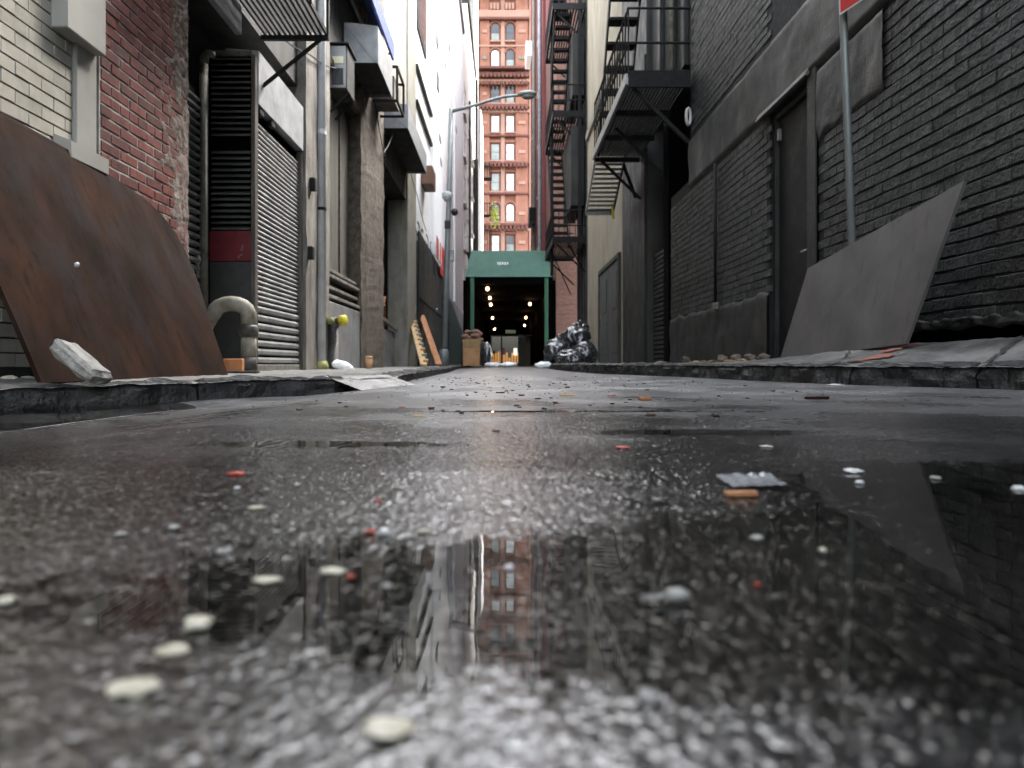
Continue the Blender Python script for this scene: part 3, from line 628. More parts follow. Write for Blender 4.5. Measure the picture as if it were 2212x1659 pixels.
# overhead slatted fire escape platform
fe = thing('slatted_platform', 'black slatted iron platform jutting out above the steel shutter', 'platform', (XL, 6, 3.5))
for k in range(13):
    x = XL + .05 + k * .052
    w = MB(); w.box(x - .012, x + .012, 4.9, 7.03, 3.5, 3.55); w.build('slat', 'iron', fe)
for yy in (5.3, 6.15, 7.03):
    w = MB(); w.box(XL, XL + .7, yy - .02, yy + .02, 3.45, 3.498); w.build('crossbar', 'iron', fe)
for yy in (7.01, 5.3):
    w = MB(); w.beam((XL, yy, 2.95), (XL + .62, yy, 3.45), .03, .03); w.build('brace', 'iron', fe)
for zz in (4.0, 4.5):
    w = MB(); w.tube([(XL, 7.02, zz), (XL + .69, 7.02, zz), (XL + .69, 4.9, zz)], .014, 6); w.build('rail', 'iron', fe)
for yy in (7.02, 6.4, 5.8):
    w = MB(); w.tube([(XL + .69, yy, 3.5), (XL + .69, yy, 4.5)], .014, 6); w.build('post', 'iron', fe)
# downpipe
dp = thing('downpipe', 'tall pale grey drainpipe in front of the limestone pier', 'pipe', (XL + .16, 9.0, .04))
xp = at(694, 0, 9.0).x
w = MB(); w.tube([(xp, 9.0, .12), (xp, 9.0, 5.4), (xp, 9.0, 9)], .058, 16); w.build('shaft', 'pipe_grey', dp, smooth=True)
for yy in (287, 74):
    w = MB(); zz = zat(yy, 9); w.tube([(xp, 9.0, zz - .03), (xp, 9.0, zz + .03)], .066, 16); w.build('collar', 'pipe_grey', dp, smooth=False)
w = MB(); zz = zat(452, 9); w.tube([(xp, 9.0, zz - .02), (xp, 9.0, zz + .02)], .068, 16); w.box(XL + .06, xp + .02, 8.97, 9.03, zz - .02, zz + .02); w.obox((xp - .12, 8.92, zz - .05), (.04, .06, .2), None, .006); w.build('clamp', 'iron', dp)
w = MB(); w.tube([(xp, 9.0, .03), (xp, 9.0, .11), (xp, 9.0, .16)], [.1, .095, .062], 14); w.build('foot', 'moss_iron', dp, smooth=True)

# gooseneck pipe beside the rusted plate
dg = 6.35; gx = at(537, 0, dg).x
gp = thing('gooseneck_pipe', 'cream cast iron pipe bending over beside the rusted plate', 'pipe', (gx, dg, .04))
xl, zt = at(462, 0, dg).x, zat(672, dg)
path = [(xl - .1, dg + .02, zt - .16), (xl - .03, dg + .01, zt - .05)]
for k in range(9):
    t = math.pi * (1 - k / 8) * .93 + .1
    path.append(((xl + gx) / 2 + .0 + math.cos(t) * (gx - xl) / 2, dg, zt - .03 + math.sin(t) * .1))
path.append((gx, dg, zt - .16))
w = MB(); w.tube(path, .07, 16); w.build('bend', 'pipe_cream', gp, smooth=True)
w = MB(); w.tube([(gx, dg, zt - .24), (gx, dg, zt - .2), (gx, dg, zt - .15), (gx, dg, zt - .13)], [.078, .09, .09, .074], 14); w.build('collar', 'pipe_dark', gp, smooth=True)
w = MB(); w.tube([(gx, dg, .17), (gx, dg, zt - .22)], .07, 14); w.build('upright', 'pipe_cream', gp, smooth=True)
w = MB(); w.tube([(gx, dg, .04), (gx, dg, .18)], .078, 14); w.build('foot', 'pipe_dark', gp, smooth=True)
q = at(505, 786, 5.9); w = MB(); w.obox((q.x, 5.9, .105), (.155, .1, .12), Matrix.Rotation(.15, 3, 'Z'), .006)
tag(w.build('timber_block', 'wood_orange'), 'orange timber block on the pavement under the gooseneck pipe', 'block')
q = at(500, 806, 5.6); w = MB(); w.obox((q.x, 5.5, .055), (.5, .09, .02), Matrix.Rotation(.05, 3, 'Z'), .004)
tag(w.build('flat_board', 'pipe_dark'), 'thin dark board lying flat in front of the timber block', 'board')

# rusted plate
rp0 = thing('rusted_plate', 'big rusty brown steel plate leaning on the cream building', 'steel plate', (-2.0, 3.8, .05))
out = [(0, 0), (1.98, 0), (2.06, .35), (2.13, .72), (2.15, .88), (2.14, .98), (2.1, 1.06), (2.02, 1.13), (1.93, 1.2), (1.8, 1.235), (0.0, 1.31)]
bm = bmesh.new(); nu, nv = 46, 30; grid_v = []
for j in range(nv + 1):
    tz = j / nv
    row = []
    # half width at this height from the outline
    hz = tz * 1.31
    pr = [(0, 1.9), (.35, 2.0), (.72, 2.13), (.9, 2.15), (1.0, 2.13), (1.08, 2.07), (1.15, 1.95), (1.2, 1.8), (1.25, 1.3), (1.31, .3)]
    umax = np.interp(hz, [p[0] for p in pr], [p[1] for p in pr])
    for i in range(nu + 1):
        u = umax * i / nu
        x = -1.9 - .55 * tz + .02 * math.sin(u * 2.2) * tz - .05 * max(0, u - 1.7) * tz + .008 * mnoise.noise(Vector((u * 2, hz * 2, 4)))
        row.append(Vector((x, 2.81 + u - .02 * tz, .042 + hz)))
    grid_v.append(row)
w = MB()
for off in (0, -.018):
    for row in grid_v: w.v += [p + Vector((off, 0, off * .4)) for p in row]
n1 = nu + 1; tot = n1 * (nv + 1)
for j in range(nv):
    for i in range(nu):
        a = j * n1 + i; w.f.append((a, a + 1, a + n1 + 1, a + n1)); w.f.append((tot + a, tot + a + n1, tot + a + n1 + 1, tot + a + 1))
rim = [i for i in range(n1)] + [j * n1 + nu for j in range(1, nv + 1)] + [nv * n1 + i for i in reversed(range(nu))] + [j * n1 for j in reversed(range(1, nv))]
for k in range(len(rim)): a, b = rim[k], rim[(k + 1) % len(rim)]; w.f.append((a, tot + a, tot + b, b))
w.build('plate', 'rust', rp0, smooth=False); bm.free()
q = at(135, 572, 2.9); w = MB(); w.blob((-2.06 - .0, dep(135, -2.13), zat(572, dep(135, -2.13))), (.012, .012, .014), 2, .2); w.build('paint_spot', 'chip_white', rp0, smooth=True)

# rubble block
c = at(173, 786, 2.75)
rot = Matrix.Rotation(R(36), 3, 'Y') @ Matrix.Rotation(R(-12), 3, 'Z')
w = MB(); w.obox((0, 0, 0), (.235, .11, .06), rot, .012, .006)
bmx = bmesh.new(); me = bpy.data.meshes.new('t'); me.from_pydata([tuple(p) for p in w.v], [], w.f); bmx.from_mesh(me)
bmesh.ops.subdivide_edges(bmx, edges=bmx.edges[:], cuts=4, use_grid_fill=True)
w = MB(); zmin = 0
for v in bmx.verts:
    n = mnoise.noise(v.co * 22) * .012 + mnoise.noise(v.co * 60) * .006
    w.v.append(v.co + v.co.normalized() * n)
zmin = min(p.z for p in w.v); w.v = [p + Vector((c.x, 2.75, .036 - zmin)) for p in w.v]
w.f = [tuple(v.index for v in f.verts) for f in bmx.faces]; bmx.free(); bpy.data.meshes.remove(me)
tag(w.build('concrete_chunk', 'rubble'), 'pale broken chunk of concrete propped before the rusted plate', 'rubble')
for x, y, lab, mm, rr in ((20, 812, 'pale crumb at the foot of the wall under the rusted plate', 'chip_cream', .02), (60, 808, 'tan scrap on the pavement left of the concrete chunk', 'chip_grey', .016)):
    q = at(x, y, 3.2); w = MB(); w.blob((q.x, 3.2, .055), (rr * 2, rr, rr * .6), 2, .3, 2, seed=x); tag(w.build('scrap', mm), lab, 'scrap')

# ------ stone building with recessed panels
st = thing('stone_building', 'sooty stone building with boarded bays and rough brown pilaster', 'building', (XL, 14, 0))
w = MB(); w.box(XL - 1.2, XL - .85, 9.6, 19.3, 0, 12); w.box(XL - .85, XL - .02, 9.6, 19.3, 4.35, 12); w.build('wall', 'dark_wall', st)
w = MB(); w.box(XL - .85, XL - .16, 9.62, 11.7, .9, 4.33); w.build('boarded_panel', 'ply', st)
for zz, dx in ((1.06, .10), (1.2, .06), (1.36, .09), (1.46, .04)):
    w = MB(); w.box(XL - .16, XL - .06 + dx, 9.62, 11.75, zz, zz + .05, .008); w.build('ledge', 'pier', st)
for yy in (10.25, 11.0):
    w = MB(); w.box(XL - .16, XL - .135, yy, yy + .05, 1.55, 4.3); w.build('batten', 'rough_pier', st)
w = MB(); w.box(XL - .85, XL + .03, 9.62, 12.2, 0, 1.02, .02); w.build('plinth', 'cem_block', st)
w = MB(); nzp = 90
for j in range(nzp + 1):
    z = 9 * j / nzp
    for i, (xx, yy) in enumerate(((XL - .5, 11.72), (XL + .05, 11.72), (XL + .09, 12.0), (XL + .1, 12.8), (XL + .08, 13.6), (XL + .05, 13.95), (XL - .5, 13.95))):
        nn = .022 * mnoise.noise(Vector((z * 2.4, yy * 2, 4))) + .012 * mnoise.noise(Vector((z * 7, yy * 5, 9)))
        w.v.append(Vector((xx + nn, yy + nn * .8, z)))
for j in range(nzp):
    for i in range(6): a = j * 7 + i; w.f.append((a, a + 1, a + 8, a + 7))
w.build('pilaster', 'rough_pier', st)
w = MB(); w.box(XL - .85, XL - .5, 13.95, 17.6, .02, 4.33); w.build('dark_bay', 'black_void', st)
w = MB(); w.box(XL - .5, XL - .3, 15.2, 17.5, .02, .95, .02); w.build('low_panel', 'cem_block', st)
w = MB(); w.beam((XL - .3, 14.2, 1.3), (XL - .25, 17.5, 1.0), .05, .08); w.build('sloping_ledge', 'pier', st)
w = MB(); w.beam((XL - .35, 15.4, 1.0), (XL - .3, 16.1, 1.7), .06, .03); w.beam((XL - .35, 16.4, 1.0), (XL - .3, 16.0, 1.5), .06, .03); w.build('scrap_timber', 'wood_orange', st)
w = MB(); w.box(XL - .5, XL + .03, 17.62, 19.28, 0, 12, .02); w.build('pale_pillar', 'cream_stone', st)
w = MB(); w.box(XL - .9, XL - .005, 14.2, 17.6, 5.6, 12); w.build('upper_facing', 'cream_stone', st)
w = MB(); w.box(XL - .1, XL + .06, 12.2, 14.15, 4.36, 4.6, .02); w.box(XL - .1, XL + .06, 9.65, 11.6, 4.36, 4.5, .02); w.build('lintel', 'rough_pier', st)
for i, (yy, zz) in enumerate(((10.2, 5.9), (10.5, 5.9), (10.85, 5.95))):
    w = MB(); w.tube([(XL + .06, yy - .9, zz), (XL + .08, yy + 1.2, zz)], .02, 6); w.build('conduit', 'pier', st)
cd = thing('conduit_pipe', 'thin pale conduit running up beside the rough pilaster', 'pipe', (XL + .12, 13.9, .04))
xq = at(822, 0, 13.9).x
w = MB(); w.tube([(xq, 13.9, .04), (xq, 13.9, 4.9)], .035, 8); w.build('shaft', 'pipe_grey', cd, smooth=True)
w = MB(); w.tube([(xq, 13.9, 2.2), (xq, 13.9, 2.26)], .06, 8); w.tube([(xq, 13.9, 3.55), (xq, 13.9, 3.61)], .06, 8); w.build('clip', 'iron', cd)

# wall-mounted AC unit
a0, a1 = 9.85, 10.35; xi, xo = XL - .03, -2.26
ac = thing('air_conditioner', 'grey boxy air conditioner hung high beside the pale drainpipe', 'air conditioner', (XL, 10, 4.05))
zb, ztp = zat(193, a0), zat(97, a0)
w = MB(); w.box(xi, xo, a0, a1, zb, ztp, .012); w.build('case', 'dark_panel', ac)
w = MB(); w.box(xi + .01, xo - .015, a0 - .014, a0 - .002, zb + .02, ztp - .02, .004); w.build('front', 'galv', ac)
w = MB(); w.box(xi + .05, xo - .05, a0 - .02, a0 - .015, zb + .37, zb + .47); w.build('label_plate', 'yellow_plate', ac)
w = MB(); w.box(xi + .05, xo - .05, a0 - .02, a0 - .015, zb + .06, zb + .3); w.build('grille', 'dark_glass', ac)
w = MB(); w.box(xi, xo + .03, a0 - .03, a1 + .03, ztp + .002, ztp + .03, .004); w.build('top_tray', 'iron', ac)
w = MB(); w.beam((xi, a0 + .1, zb - .3), (xo, a0 + .1, zb - .01), .03, .03); w.beam((xi, a1 - .1, zb - .3), (xo, a1 - .1, zb - .01), .03, .03); w.build('bracket', 'iron', ac)

# sheet metal canopies
def canopy(label, d0, d1, xo, z0, z1, z1o, slope):
    t = thing('sheet_metal_canopy', label, 'canopy', (XL, d0, z0), 'sheet metal canopies high on the sooty building')
    xi = XL - .02; xs = xi + .12
    def shell(pts, nm, m='galv'):
        w = MB(); P = [Vector(p) for p in pts]; n = (P[1] - P[0]).cross(P[2] - P[0]).normalized() * .012; w.poly(P, n); return w.build(nm, m, t)
    shell([(xi, d0, z0), (xo, d0, z0), (xo, d0, z1o), (xs, d0, z1), (xi, d0, z1)], 'end_sheet')
    shell([(xi, d1, z0), (xo, d1, z0), (xo, d1, z1o), (xs, d1, z1), (xi, d1, z1)], 'end_sheet')
    shell([(xo, d0 + .014, z0), (xo, d1 - .002, z0), (xo, d1 - .002, z1o), (xo, d0 + .014, z1o)], 'front_sheet')
    shell([(xs, d0 + .014, z1), (xo, d0 + .014, z1o), (xo, d1 - .002, z1o), (xs, d1 - .002, z1)], 'roof_sheet')
    w = MB(); w.box(xi, xo - .02, d0 + .016, d1 - .016, z0 + .05, z0 + .09); w.build('soffit', 'dark_wall', t)
    w = MB(); w.beam((xi + .02, d0 - .012, z1 - .03), (xo - .03, d0 - .012, z0 + .02), .02, .02); w.build('seam', 'galv', t)
    return t
canopy('galvanised canopy nearest the air conditioner, under the blue awning', 10.8, 12.2, -2.0, zat(136, 10.8), zat(50, 10.8), zat(50, 10.8) - .05, 0)
canopy('galvanised canopy further down the alley, beside the pale pillar', 14.2, 17.6, -2.0, zat(277, 14.2), zat(222, 14.2), zat(222, 14.2) - .04, 0)
w = MB(); a = zat(222, 12.6)
cg = thing('wire_cage_bracket', 'black box-shaped iron bracket between the two sheet metal canopies', 'bracket', (-2.1, 13, a))
for zz in (a, a + .62):
    for yy in (12.5, 13.3): w.beam((XL, yy, zz), (-1.95, yy, zz), .04, .04)
    w.beam((-1.95, 12.5, zz), (-1.95, 13.3, zz), .04, .04)
for yy in (12.5, 13.3): w.beam((-1.95, yy, a), (-1.95, yy, a + .62), .04, .04)
w.build('frame', 'iron', cg)
w = MB(); w.box(XL - .02, -2.02, 12.6, 13.2, a + .05, a + .5, .01); w.build('box', 'pier', cg)
# blue awning
ba = thing('blue_awning', 'bright blue awning edge above the nearer sheet metal canopy', 'awning', (-2.1, 11, 5.8))
w = MB(); w.poly([(-2.02, 9.9, 5.72), (-2.02, 9.9, 6.02), (XL, 9.9, 6.5), (XL, 9.9, 6.46), (-2.06, 9.9, 5.98), (-2.06, 9.9, 5.72)], (0, 2.7, 0)); w.build('cloth', 'blue', ba)
for yy in (10.0, 12.4):
    w = MB(); w.beam((XL, yy, 5.75), (-2.07, yy, 5.75), .03, .03); w.build('arm', 'iron', ba)

# standpipe
ds = 9.55; hx = at(720, 0, ds).x
hy = thing('standpipe', 'dark iron standpipe with a yellow cap beside the drainpipe', 'standpipe', (hx, ds, .04))
w = MB(); w.tube([(hx, ds, .035), (hx, ds, .07), (hx, ds, .075), (hx, ds, .62)], [.1, .1, .076, .076], 14); w.build('riser', 'pipe_dark', hy, smooth=True)
zc = zat(694, ds)
w = MB(); w.tube([(hx, ds, .6), (hx, ds, .64), (hx, ds, .72), (hx, ds, .77)], [.064, .085, .085, .05], 14); w.build('head', 'pipe_dark', hy, smooth=True)
w = MB(); w.tube([(hx + .02, ds - .02, zc), (hx + .12, ds - .05, zc + .005), (hx + .15, ds - .06, zc + .005)], [.04, .055, .062], 12); w.build('outlet', 'pipe_dark', hy, smooth=True)
w = MB(); w.tube([(hx + .12, ds - .06, zc + .005), (hx + .185, ds - .085, zc + .01), (hx + .2, ds - .09, zc + .01)], [.075, .075, .05], 12); w.build('cap', 'yellow_cap', hy, smooth=True)
w = MB(); w.tube([(hx - .02, ds - .05, zc), (hx - .02, ds - .16, zc)], .05, 12); w.build('cap', 'moss_iron', hy, smooth=True)
# rag and cup
q = at(742, 787, 9.2); w = MB(); w.blob((q.x, 9.2, .075), (.14, .09, .075), 3, .35, 2.2, Matrix.Rotation(R(18), 3, 'Y'), 3, True, -.5)
tag(w.build('plastic_sack', 'bag_white', smooth=True), 'crumpled white sack on the pavement right of the standpipe', 'sack')
q = at(797, 781, 10.5); w = MB(); w.tube([(q.x, 10.5, .045), (q.x, 10.5, .2)], [.045, .06], 12); w.tube([(q.x, 10.5, .2), (q.x, 10.5, .24)], [.064, .05], 12)
tag(w.build('paper_cup', 'cardboard', smooth=True), 'tan paper cup standing on the pavement past the white sack', 'cup')

# black sheet fence
bf = thing('sheet_fence', 'tall black sheet fence along the foot of the white building', 'fence', (XL + .1, 24, .04))
yy = 19.35
while yy < 29.9:
    w = MB(); top = 3.9 - (yy - 19.3) * .02; w.box(XL + .06, XL + .1, yy, yy + 1.18, .04, top, .006); w.build('sheet', 'fence_black', bf); yy += 1.2
w = MB(); w.beam((XL + .12, 19.4, 2.0), (XL + .12, 30.2, 1.9), .05, .06); w.build('rail', 'fence_black', bf)
for px_, py_ in ((944, 669), (943, 766)):
    d = dep(px_, XL + .13); w = MB(); w.blob((XL + .12, d, zat(py_, d)), (.03, .06, .05), 2, .2); w.build('reflector', 'chip_white', bf, smooth=True)
# leaning timbers
def leaning(label, name, p0, p1, wd, m, notch):
    a = at(*p0); b = at(*p1); t = thing(name, label, 'timber', a)
    w = MB(); w.beam(a, b, wd, .05, .006); w.build('plank', m, t)
    if notch:
        d = (b - a)
        for k in range(9):
            c = a + d * (.06 + .105 * k); w = MB(); w.obox(c + Vector((wd * .55, -.03, .01)), (.11, .09, .1), d.to_track_quat('Y', 'Z').to_matrix(), .01); w.build('cleat', 'cream_stone' if k % 2 else 'wood_pale', t)
leaning('pale notched timber leaning on the black sheet fence', 'notched_timber', (915, 789, 15.0), (889, 690, 19.2), .14, 'wood_pale', True)
leaning('orange brown plank leaning on the black sheet fence', 'leaning_plank', (948, 788, 17.0), (911, 682, 20.0), .16, 'wood_orange', False)

# ------ white building
wb = thing('white_building', 'tall bright white building above the black sheet fence', 'building', (XL, 30, 0))
w = MB(); w.box(XL - 8, XL, 19.32, 42, 3.2, 20.4); w.build('wall', 'white_paint', wb)
w = MB(); w.box(XL - 8, XL + .02, 19.32, 42, 0, 3.19); w.build('base', 'white_base', wb)
w = MB(); w.box(XL - .3, XL + .12, 19.4, 42.1, 20.4, 20.7, .05); w.build('cornice', 'grey_tower', wb)
def wall_win(root, X, s, y0, y1, z0, z1, m='dark_glass', fr='offwhite', rec=.0):
    f = MB(); t = .12
    f.box(X, X + s * .06, y0, y0 + t, z0, z1); f.box(X, X + s * .06, y1 - t, y1, z0, z1); f.box(X, X + s * .06, y0 + t, y1 - t, z1 - t, z1); f.box(X, X + s * .06, y0 + t, y1 - t, z0, z0 + t); f.box(X, X + s * .05, y0 + t, y1 - t, (z0 + z1) / 2 - .04, (z0 + z1) / 2 + .04)
    wd = f.build('window', fr, root)
    p = MB(); p.box(X + s * .004, X + s * .02, y0 + t, y1 - t, z0 + t, z1 - t); p.build('pane', m, wd)
    q = MB(); q.box(X, X + s * .16, y0 - .1, y1 + .1, z0 - .14, z0 - .003); q.build('sill', fr, wd)
w = MB(); w.box(XL, XL + .05, 19.6, 21.7, zat(58, 19.6), 13.4); wq = w.build('window', 'dark_panel', wb)
w = MB(); w.box(XL + .05, XL + .06, 19.75, 21.5, zat(58, 19.6) + .15, 13.3); w.build('pane', 'dark_glass', wq)
d0 = dep(896, XL); d1 = dep(929, XL)
for yy in (136, 213):
    zz = zat(yy, d0); w = MB(); w.box(XL, XL + .1, d0, d1, zz - .1, zz, .02); w.build('ledge', 'dark_panel', wb)  # shadow lines of the ledges put into their charcoal colour
w = MB(); w.box(XL, XL + .1, 23.4, 23.65, 3.2, 20.3); w.box(XL, XL + .1, 33.8, 34.05, 3.2, 20.3); w.build('pilaster', 'white_paint', wb)
for (x0, x1, y0, y1) in ((940, 947, 76, 100), (940, 950, 160, 195)):
    d = dep((x0 + x1) / 2, XL); w = MB(); w.box(XL, XL + .04, d - .3, d + .3, zat(y1, d), zat(y0, d)); w.build('vent', 'pier', wb)
for xx, yy in ((970, 100), (962, 142), (950, 300), (985, 280), (952, 350)):
    d = dep(xx, XL); w = MB(); w.box(XL, XL + .03, d - .3, d + .3, zat(yy, d) - .12, zat(yy, d) + .12, .01); w.build('vent', 'galv', wb)
# rear scroll graffiti (flat paint) low on the white building
gw = MB()
for (cx, cy, r0) in ((902, 495, 9), (912, 508, 7), (921, 520, 8), (931, 534, 7)):
    d = dep(cx, XL); k0 = None
    for k in range(11):
        t = k / 10 * 4.6 + cx; p = (XL + .012, dep(cx, XL) + math.cos(t) * r0 * .05, zat(cy, d) + math.sin(t) * r0 * .022)
        if k0: gw.beam(k0, p, .006, .07)
        k0 = p
gw.build('graffiti', 'dark_panel', wb)
w = MB(); d = dep(985, XL); w.poly([(XL + .021, 30.2, .1), (XL + .021, 41, .1), (XL + .021, 41, 2.0), (XL + .021, 33, 3.0), (XL + .021, 30.2, 3.1)], (.008, 0, 0)); w.build('paint_patch', 'teal', wb)
w = MB(); w.box(XL, XL + .35, 20.6, 21.6, zat(405, 21), zat(365, 21), .02)
tag(w.build('window_unit', 'ac_rust'), 'brown cooling unit on the near edge of the white building', 'air conditioner')
rs = thing('red_notice_board', 'red and white notice board above the black sheet fence', 'sign', (XL + .2, 28, 4.1))
d0, d1 = dep(940, XL + .2), dep(962, XL + .2)
w = MB(); w.box(XL + .16, XL + .2, d0, d1, zat(574, d1) + .25, zat(538, d0) - .2, .01); w.build('board', 'sign_white', rs)
w = MB(); zz = zat(556, (d0 + d1) / 2)
for a, b in ((.1, .3), (.42, .5), (.6, .85)):
    w.box(XL + .2, XL + .212, d0 + (d1 - d0) * a, d0 + (d1 - d0) * b, zz - .25, zz + .5)
w.box(XL + .2, XL + .212, d0 + (d1 - d0) * .45, d0 + (d1 - d0) * .95, zz - .6, zz - .32)
w.build('marking', 'sign_red', rs)

ob = thing('offwhite_building', 'off white building with slit windows past the white building', 'building', (XL, 50, 0))
w = MB(); w.box(XL - 8, XL - .1, 42.02, 49, 0, 21.4); w.box(XL - 8, XL - .1, 49.01, 62, 0, 26); w.build('wall', 'offwhite', ob)
w = MB(); w.box(XL - .5, XL + .05, 49.0, 62.1, 26, 26.5, .05); w.build('cornice', 'sooty', ob)
for zz in (4.6, 7.6, 10.6, 13.6, 16.4):
    for yy in (44, 49, 54.5): wall_win(ob, XL - .1, 1, yy, yy + 1.7, zz, zz + 1.9)
w = MB(); w.box(XL - .1, XL + .35, 58, 61.9, 0, 17.5); w.build('corner_pier', 'dark_wall', ob)
w = MB(); w.tube([(XL + .2, 46.5, 2.5), (XL + .2, 46.5, 18)], .07, 8); w.build('rain_pipe', 'sooty', ob)
w = MB(); w.beam((XL + .2, 45, 6.6), (XL + .9, 57, 4.4), .1, .12); w.build('drooping_cable', 'galv', ob)
gt = thing('grey_tower', 'grey green high rise with small dark windows behind the white building', 'building', (-9, 75, 0))
w = MB(); w.box(-16, -2.95, 68, 80, 0, 62); w.build('wall', 'grey_tower', gt)
for k in range(9):
    for xx in (-3.7, -5.0, -6.4):
        w = MB(); w.box(xx - .3, xx + .3, 67.93, 67.995, 27 + k * 3.1, 28.3 + k * 3.1); w.build('window', 'dark_glass', gt)

# ------ red terracotta tower
TY = 90.0
def tx(x): return (x - VX) * TY / F
def tz(y): return CH - (y - HY) * TY / F
rt = thing('red_tower', 'tall ornate red terracotta tower closing the end of the alley', 'building', (0, TY, 0))
tl, tr_ = tx(1027), tx(1172)
w = MB(); w.box(tl - 1, tr_ + 2, TY + .35, TY + 14, 0, tz(-30)); w.build('wall', 'terracotta', rt)
fl = [(49, 86, 1, 'h', 'd'), (106, 143, 1, 'b', 'h'), (184, 221, 0, 'd', 'h'), (248, 284, 0, 'b', 'b'), (309, 345, 0, 'h', 'b'), (373, 412, 0, 'h', 'b'), (439, 478, 1, 'd', 'b'), (507, 545, 0, 'b', 'h'), (575, 615, 0, 'd', 'd')]
gm = {'b': 'blind', 'h': 'half_glass', 'd': 'dark_glass'}
cols = [(1061, 1078.5), (1093.5, 1110.5)]
piers = [(1027, 1035), (1036.5, 1057), (1082, 1090), (1114, 1141), (1142, 1152)]
for a, b, m, pr in ((1029, 1035, 'terra_dark', .1), (1037, 1057.5, 'terracotta', .42), (1081.5, 1090.5, 'terra_light', .3), (1113.5, 1140, 'terracotta', .42), (1143, 1151, 'terra_light', .25)):
    w = MB(); w.box(tx(a), tx(b), TY + .35 - pr, TY + .35, 0, tz(-29), .05); w.build('pier', m, rt)
for (yt, yb, arch, a, b) in fl:
    for (x0, x1), g_ in zip(cols, (a, b)):
        X0, X1, Z0, Z1 = tx(x0), tx(x1), tz(yb), tz(yt); cx = (X0 + X1) / 2
        w = MB()
        if arch:
            n = 8; pts = [(X0 - .1, TY + .2, Z0)] + [(cx - math.cos(math.pi * k / n) * (X1 - X0 + .2) / 2, TY + .2, Z1 - .45 + math.sin(math.pi * k / n) * .5) for k in range(n + 1)] + [(X1 + .1, TY + .2, Z0)]
            w.poly(pts, (0, .14, 0))
        else: w.box(X0 - .1, X1 + .1, TY + .2, TY + .34, Z0, Z1)
        wd = w.build('window', 'terra_dark', rt)
        zt_ = Z1 - (.35 if arch else .12)
        for zz0, zz1, q in ((Z0 + .08, (Z0 + zt_) / 2 - .03, g_), ((Z0 + zt_) / 2 + .03, zt_, 'b' if g_ == 'b' else ('h' if random.random() < .5 else 'd'))):
            w = MB()
            if arch and zz1 == zt_: w.poly([(X0 + .04, TY + .17, zz0), (X0 + .04, TY + .17, zz1 - .1)] + [(cx - math.cos(math.pi * k / 8) * (X1 - X0 - .08) / 2, TY + .17, zz1 - .1 + math.sin(math.pi * k / 8) * .36) for k in range(1, 8)] + [(X1 - .04, TY + .17, zz1 - .1), (X1 - .04, TY + .17, zz0)], (0, .02, 0))
            else: w.box(X0 + .04, X1 - .04, TY + .17, TY + .199, zz0, zz1)
            w.build('pane', gm[q], wd)
        w = MB(); w.box(X0 - .2, X1 + .2, TY - .02, TY + .2, Z0 - .22, Z0 - .01, .03); w.build('sill', 'terra_light', wd)
        w = MB()
        if arch: w.tube([(cx - math.cos(math.pi * k / 8) * (X1 - X0 + .35) / 2, TY + .1, Z1 - .42 + math.sin(math.pi * k / 8) * .62) for k in range(9)], .13, 6)
        else: w.box(X0 - .12, X1 + .12, TY + .02, TY + .34, Z1 + .08, Z1 + .4, .04)
        w.build('lintel', 'terracotta', wd)
for y, h, pr, m in ((-18, 8, .9, 'terra_dark'), (22, 16, .5, 'terra_light'), (40, 5, .8, 'terra_dark'), (98, 4, .5, 'terra_light'), (148, 6, 1.3, 'terra_dark'), (158, 9, .8, 'terra_dark'), (172, 6, .6, 'terra_light'), (226, 7, .7, 'terra_dark'), (238, 6, .6, 'terra_light'), (291, 5, .6, 'terra_dark'), (350, 5, .6, 'terra_dark'), (416, 5, .6, 'terra_dark'), (483, 6, .8, 'terra_dark'), (494, 5, .5, 'terra_light'), (552, 6, .7, 'terra_dark'), (-33, 10, 1.5, 'terra_dark')):
    w = MB(); w.box(tx(1033), tx(1143), TY + .35 - pr, TY + .33, tz(y + h), tz(y), .06); w.build('cornice', m, rt)
for y in (163, 179, 232, -14, 355, 490, 558):
    for k in range(13):
        xx = tx(1036 + k * 8.4); w = MB(); w.box(xx - .16, xx + .16, TY - .75, TY - .1, tz(y + 8), tz(y), .03); w.build('bracket', 'terra_dark', rt)
for k in range(6):
    xx = tx((1061, 1068, 1075, 1094, 1101, 1108)[k]); w = MB(); w.box(xx - .15, xx + .15, TY - .2, TY + .1, tz(21), tz(7), .03); w.build('baluster', 'terra_light', rt)
for x0, x1 in ((1039, 1055), (1117, 1138)):
    for y in (200, 262, 325, 392, 458, 520, 65, 122):
        w = MB(); w.box(tx(x0 + 3), tx(x1 - 3), TY - .18, TY - .06, tz(y + 7), tz(y), .02); w.build('panel', 'terra_light' if y != 122 else 'cream_stone', rt)
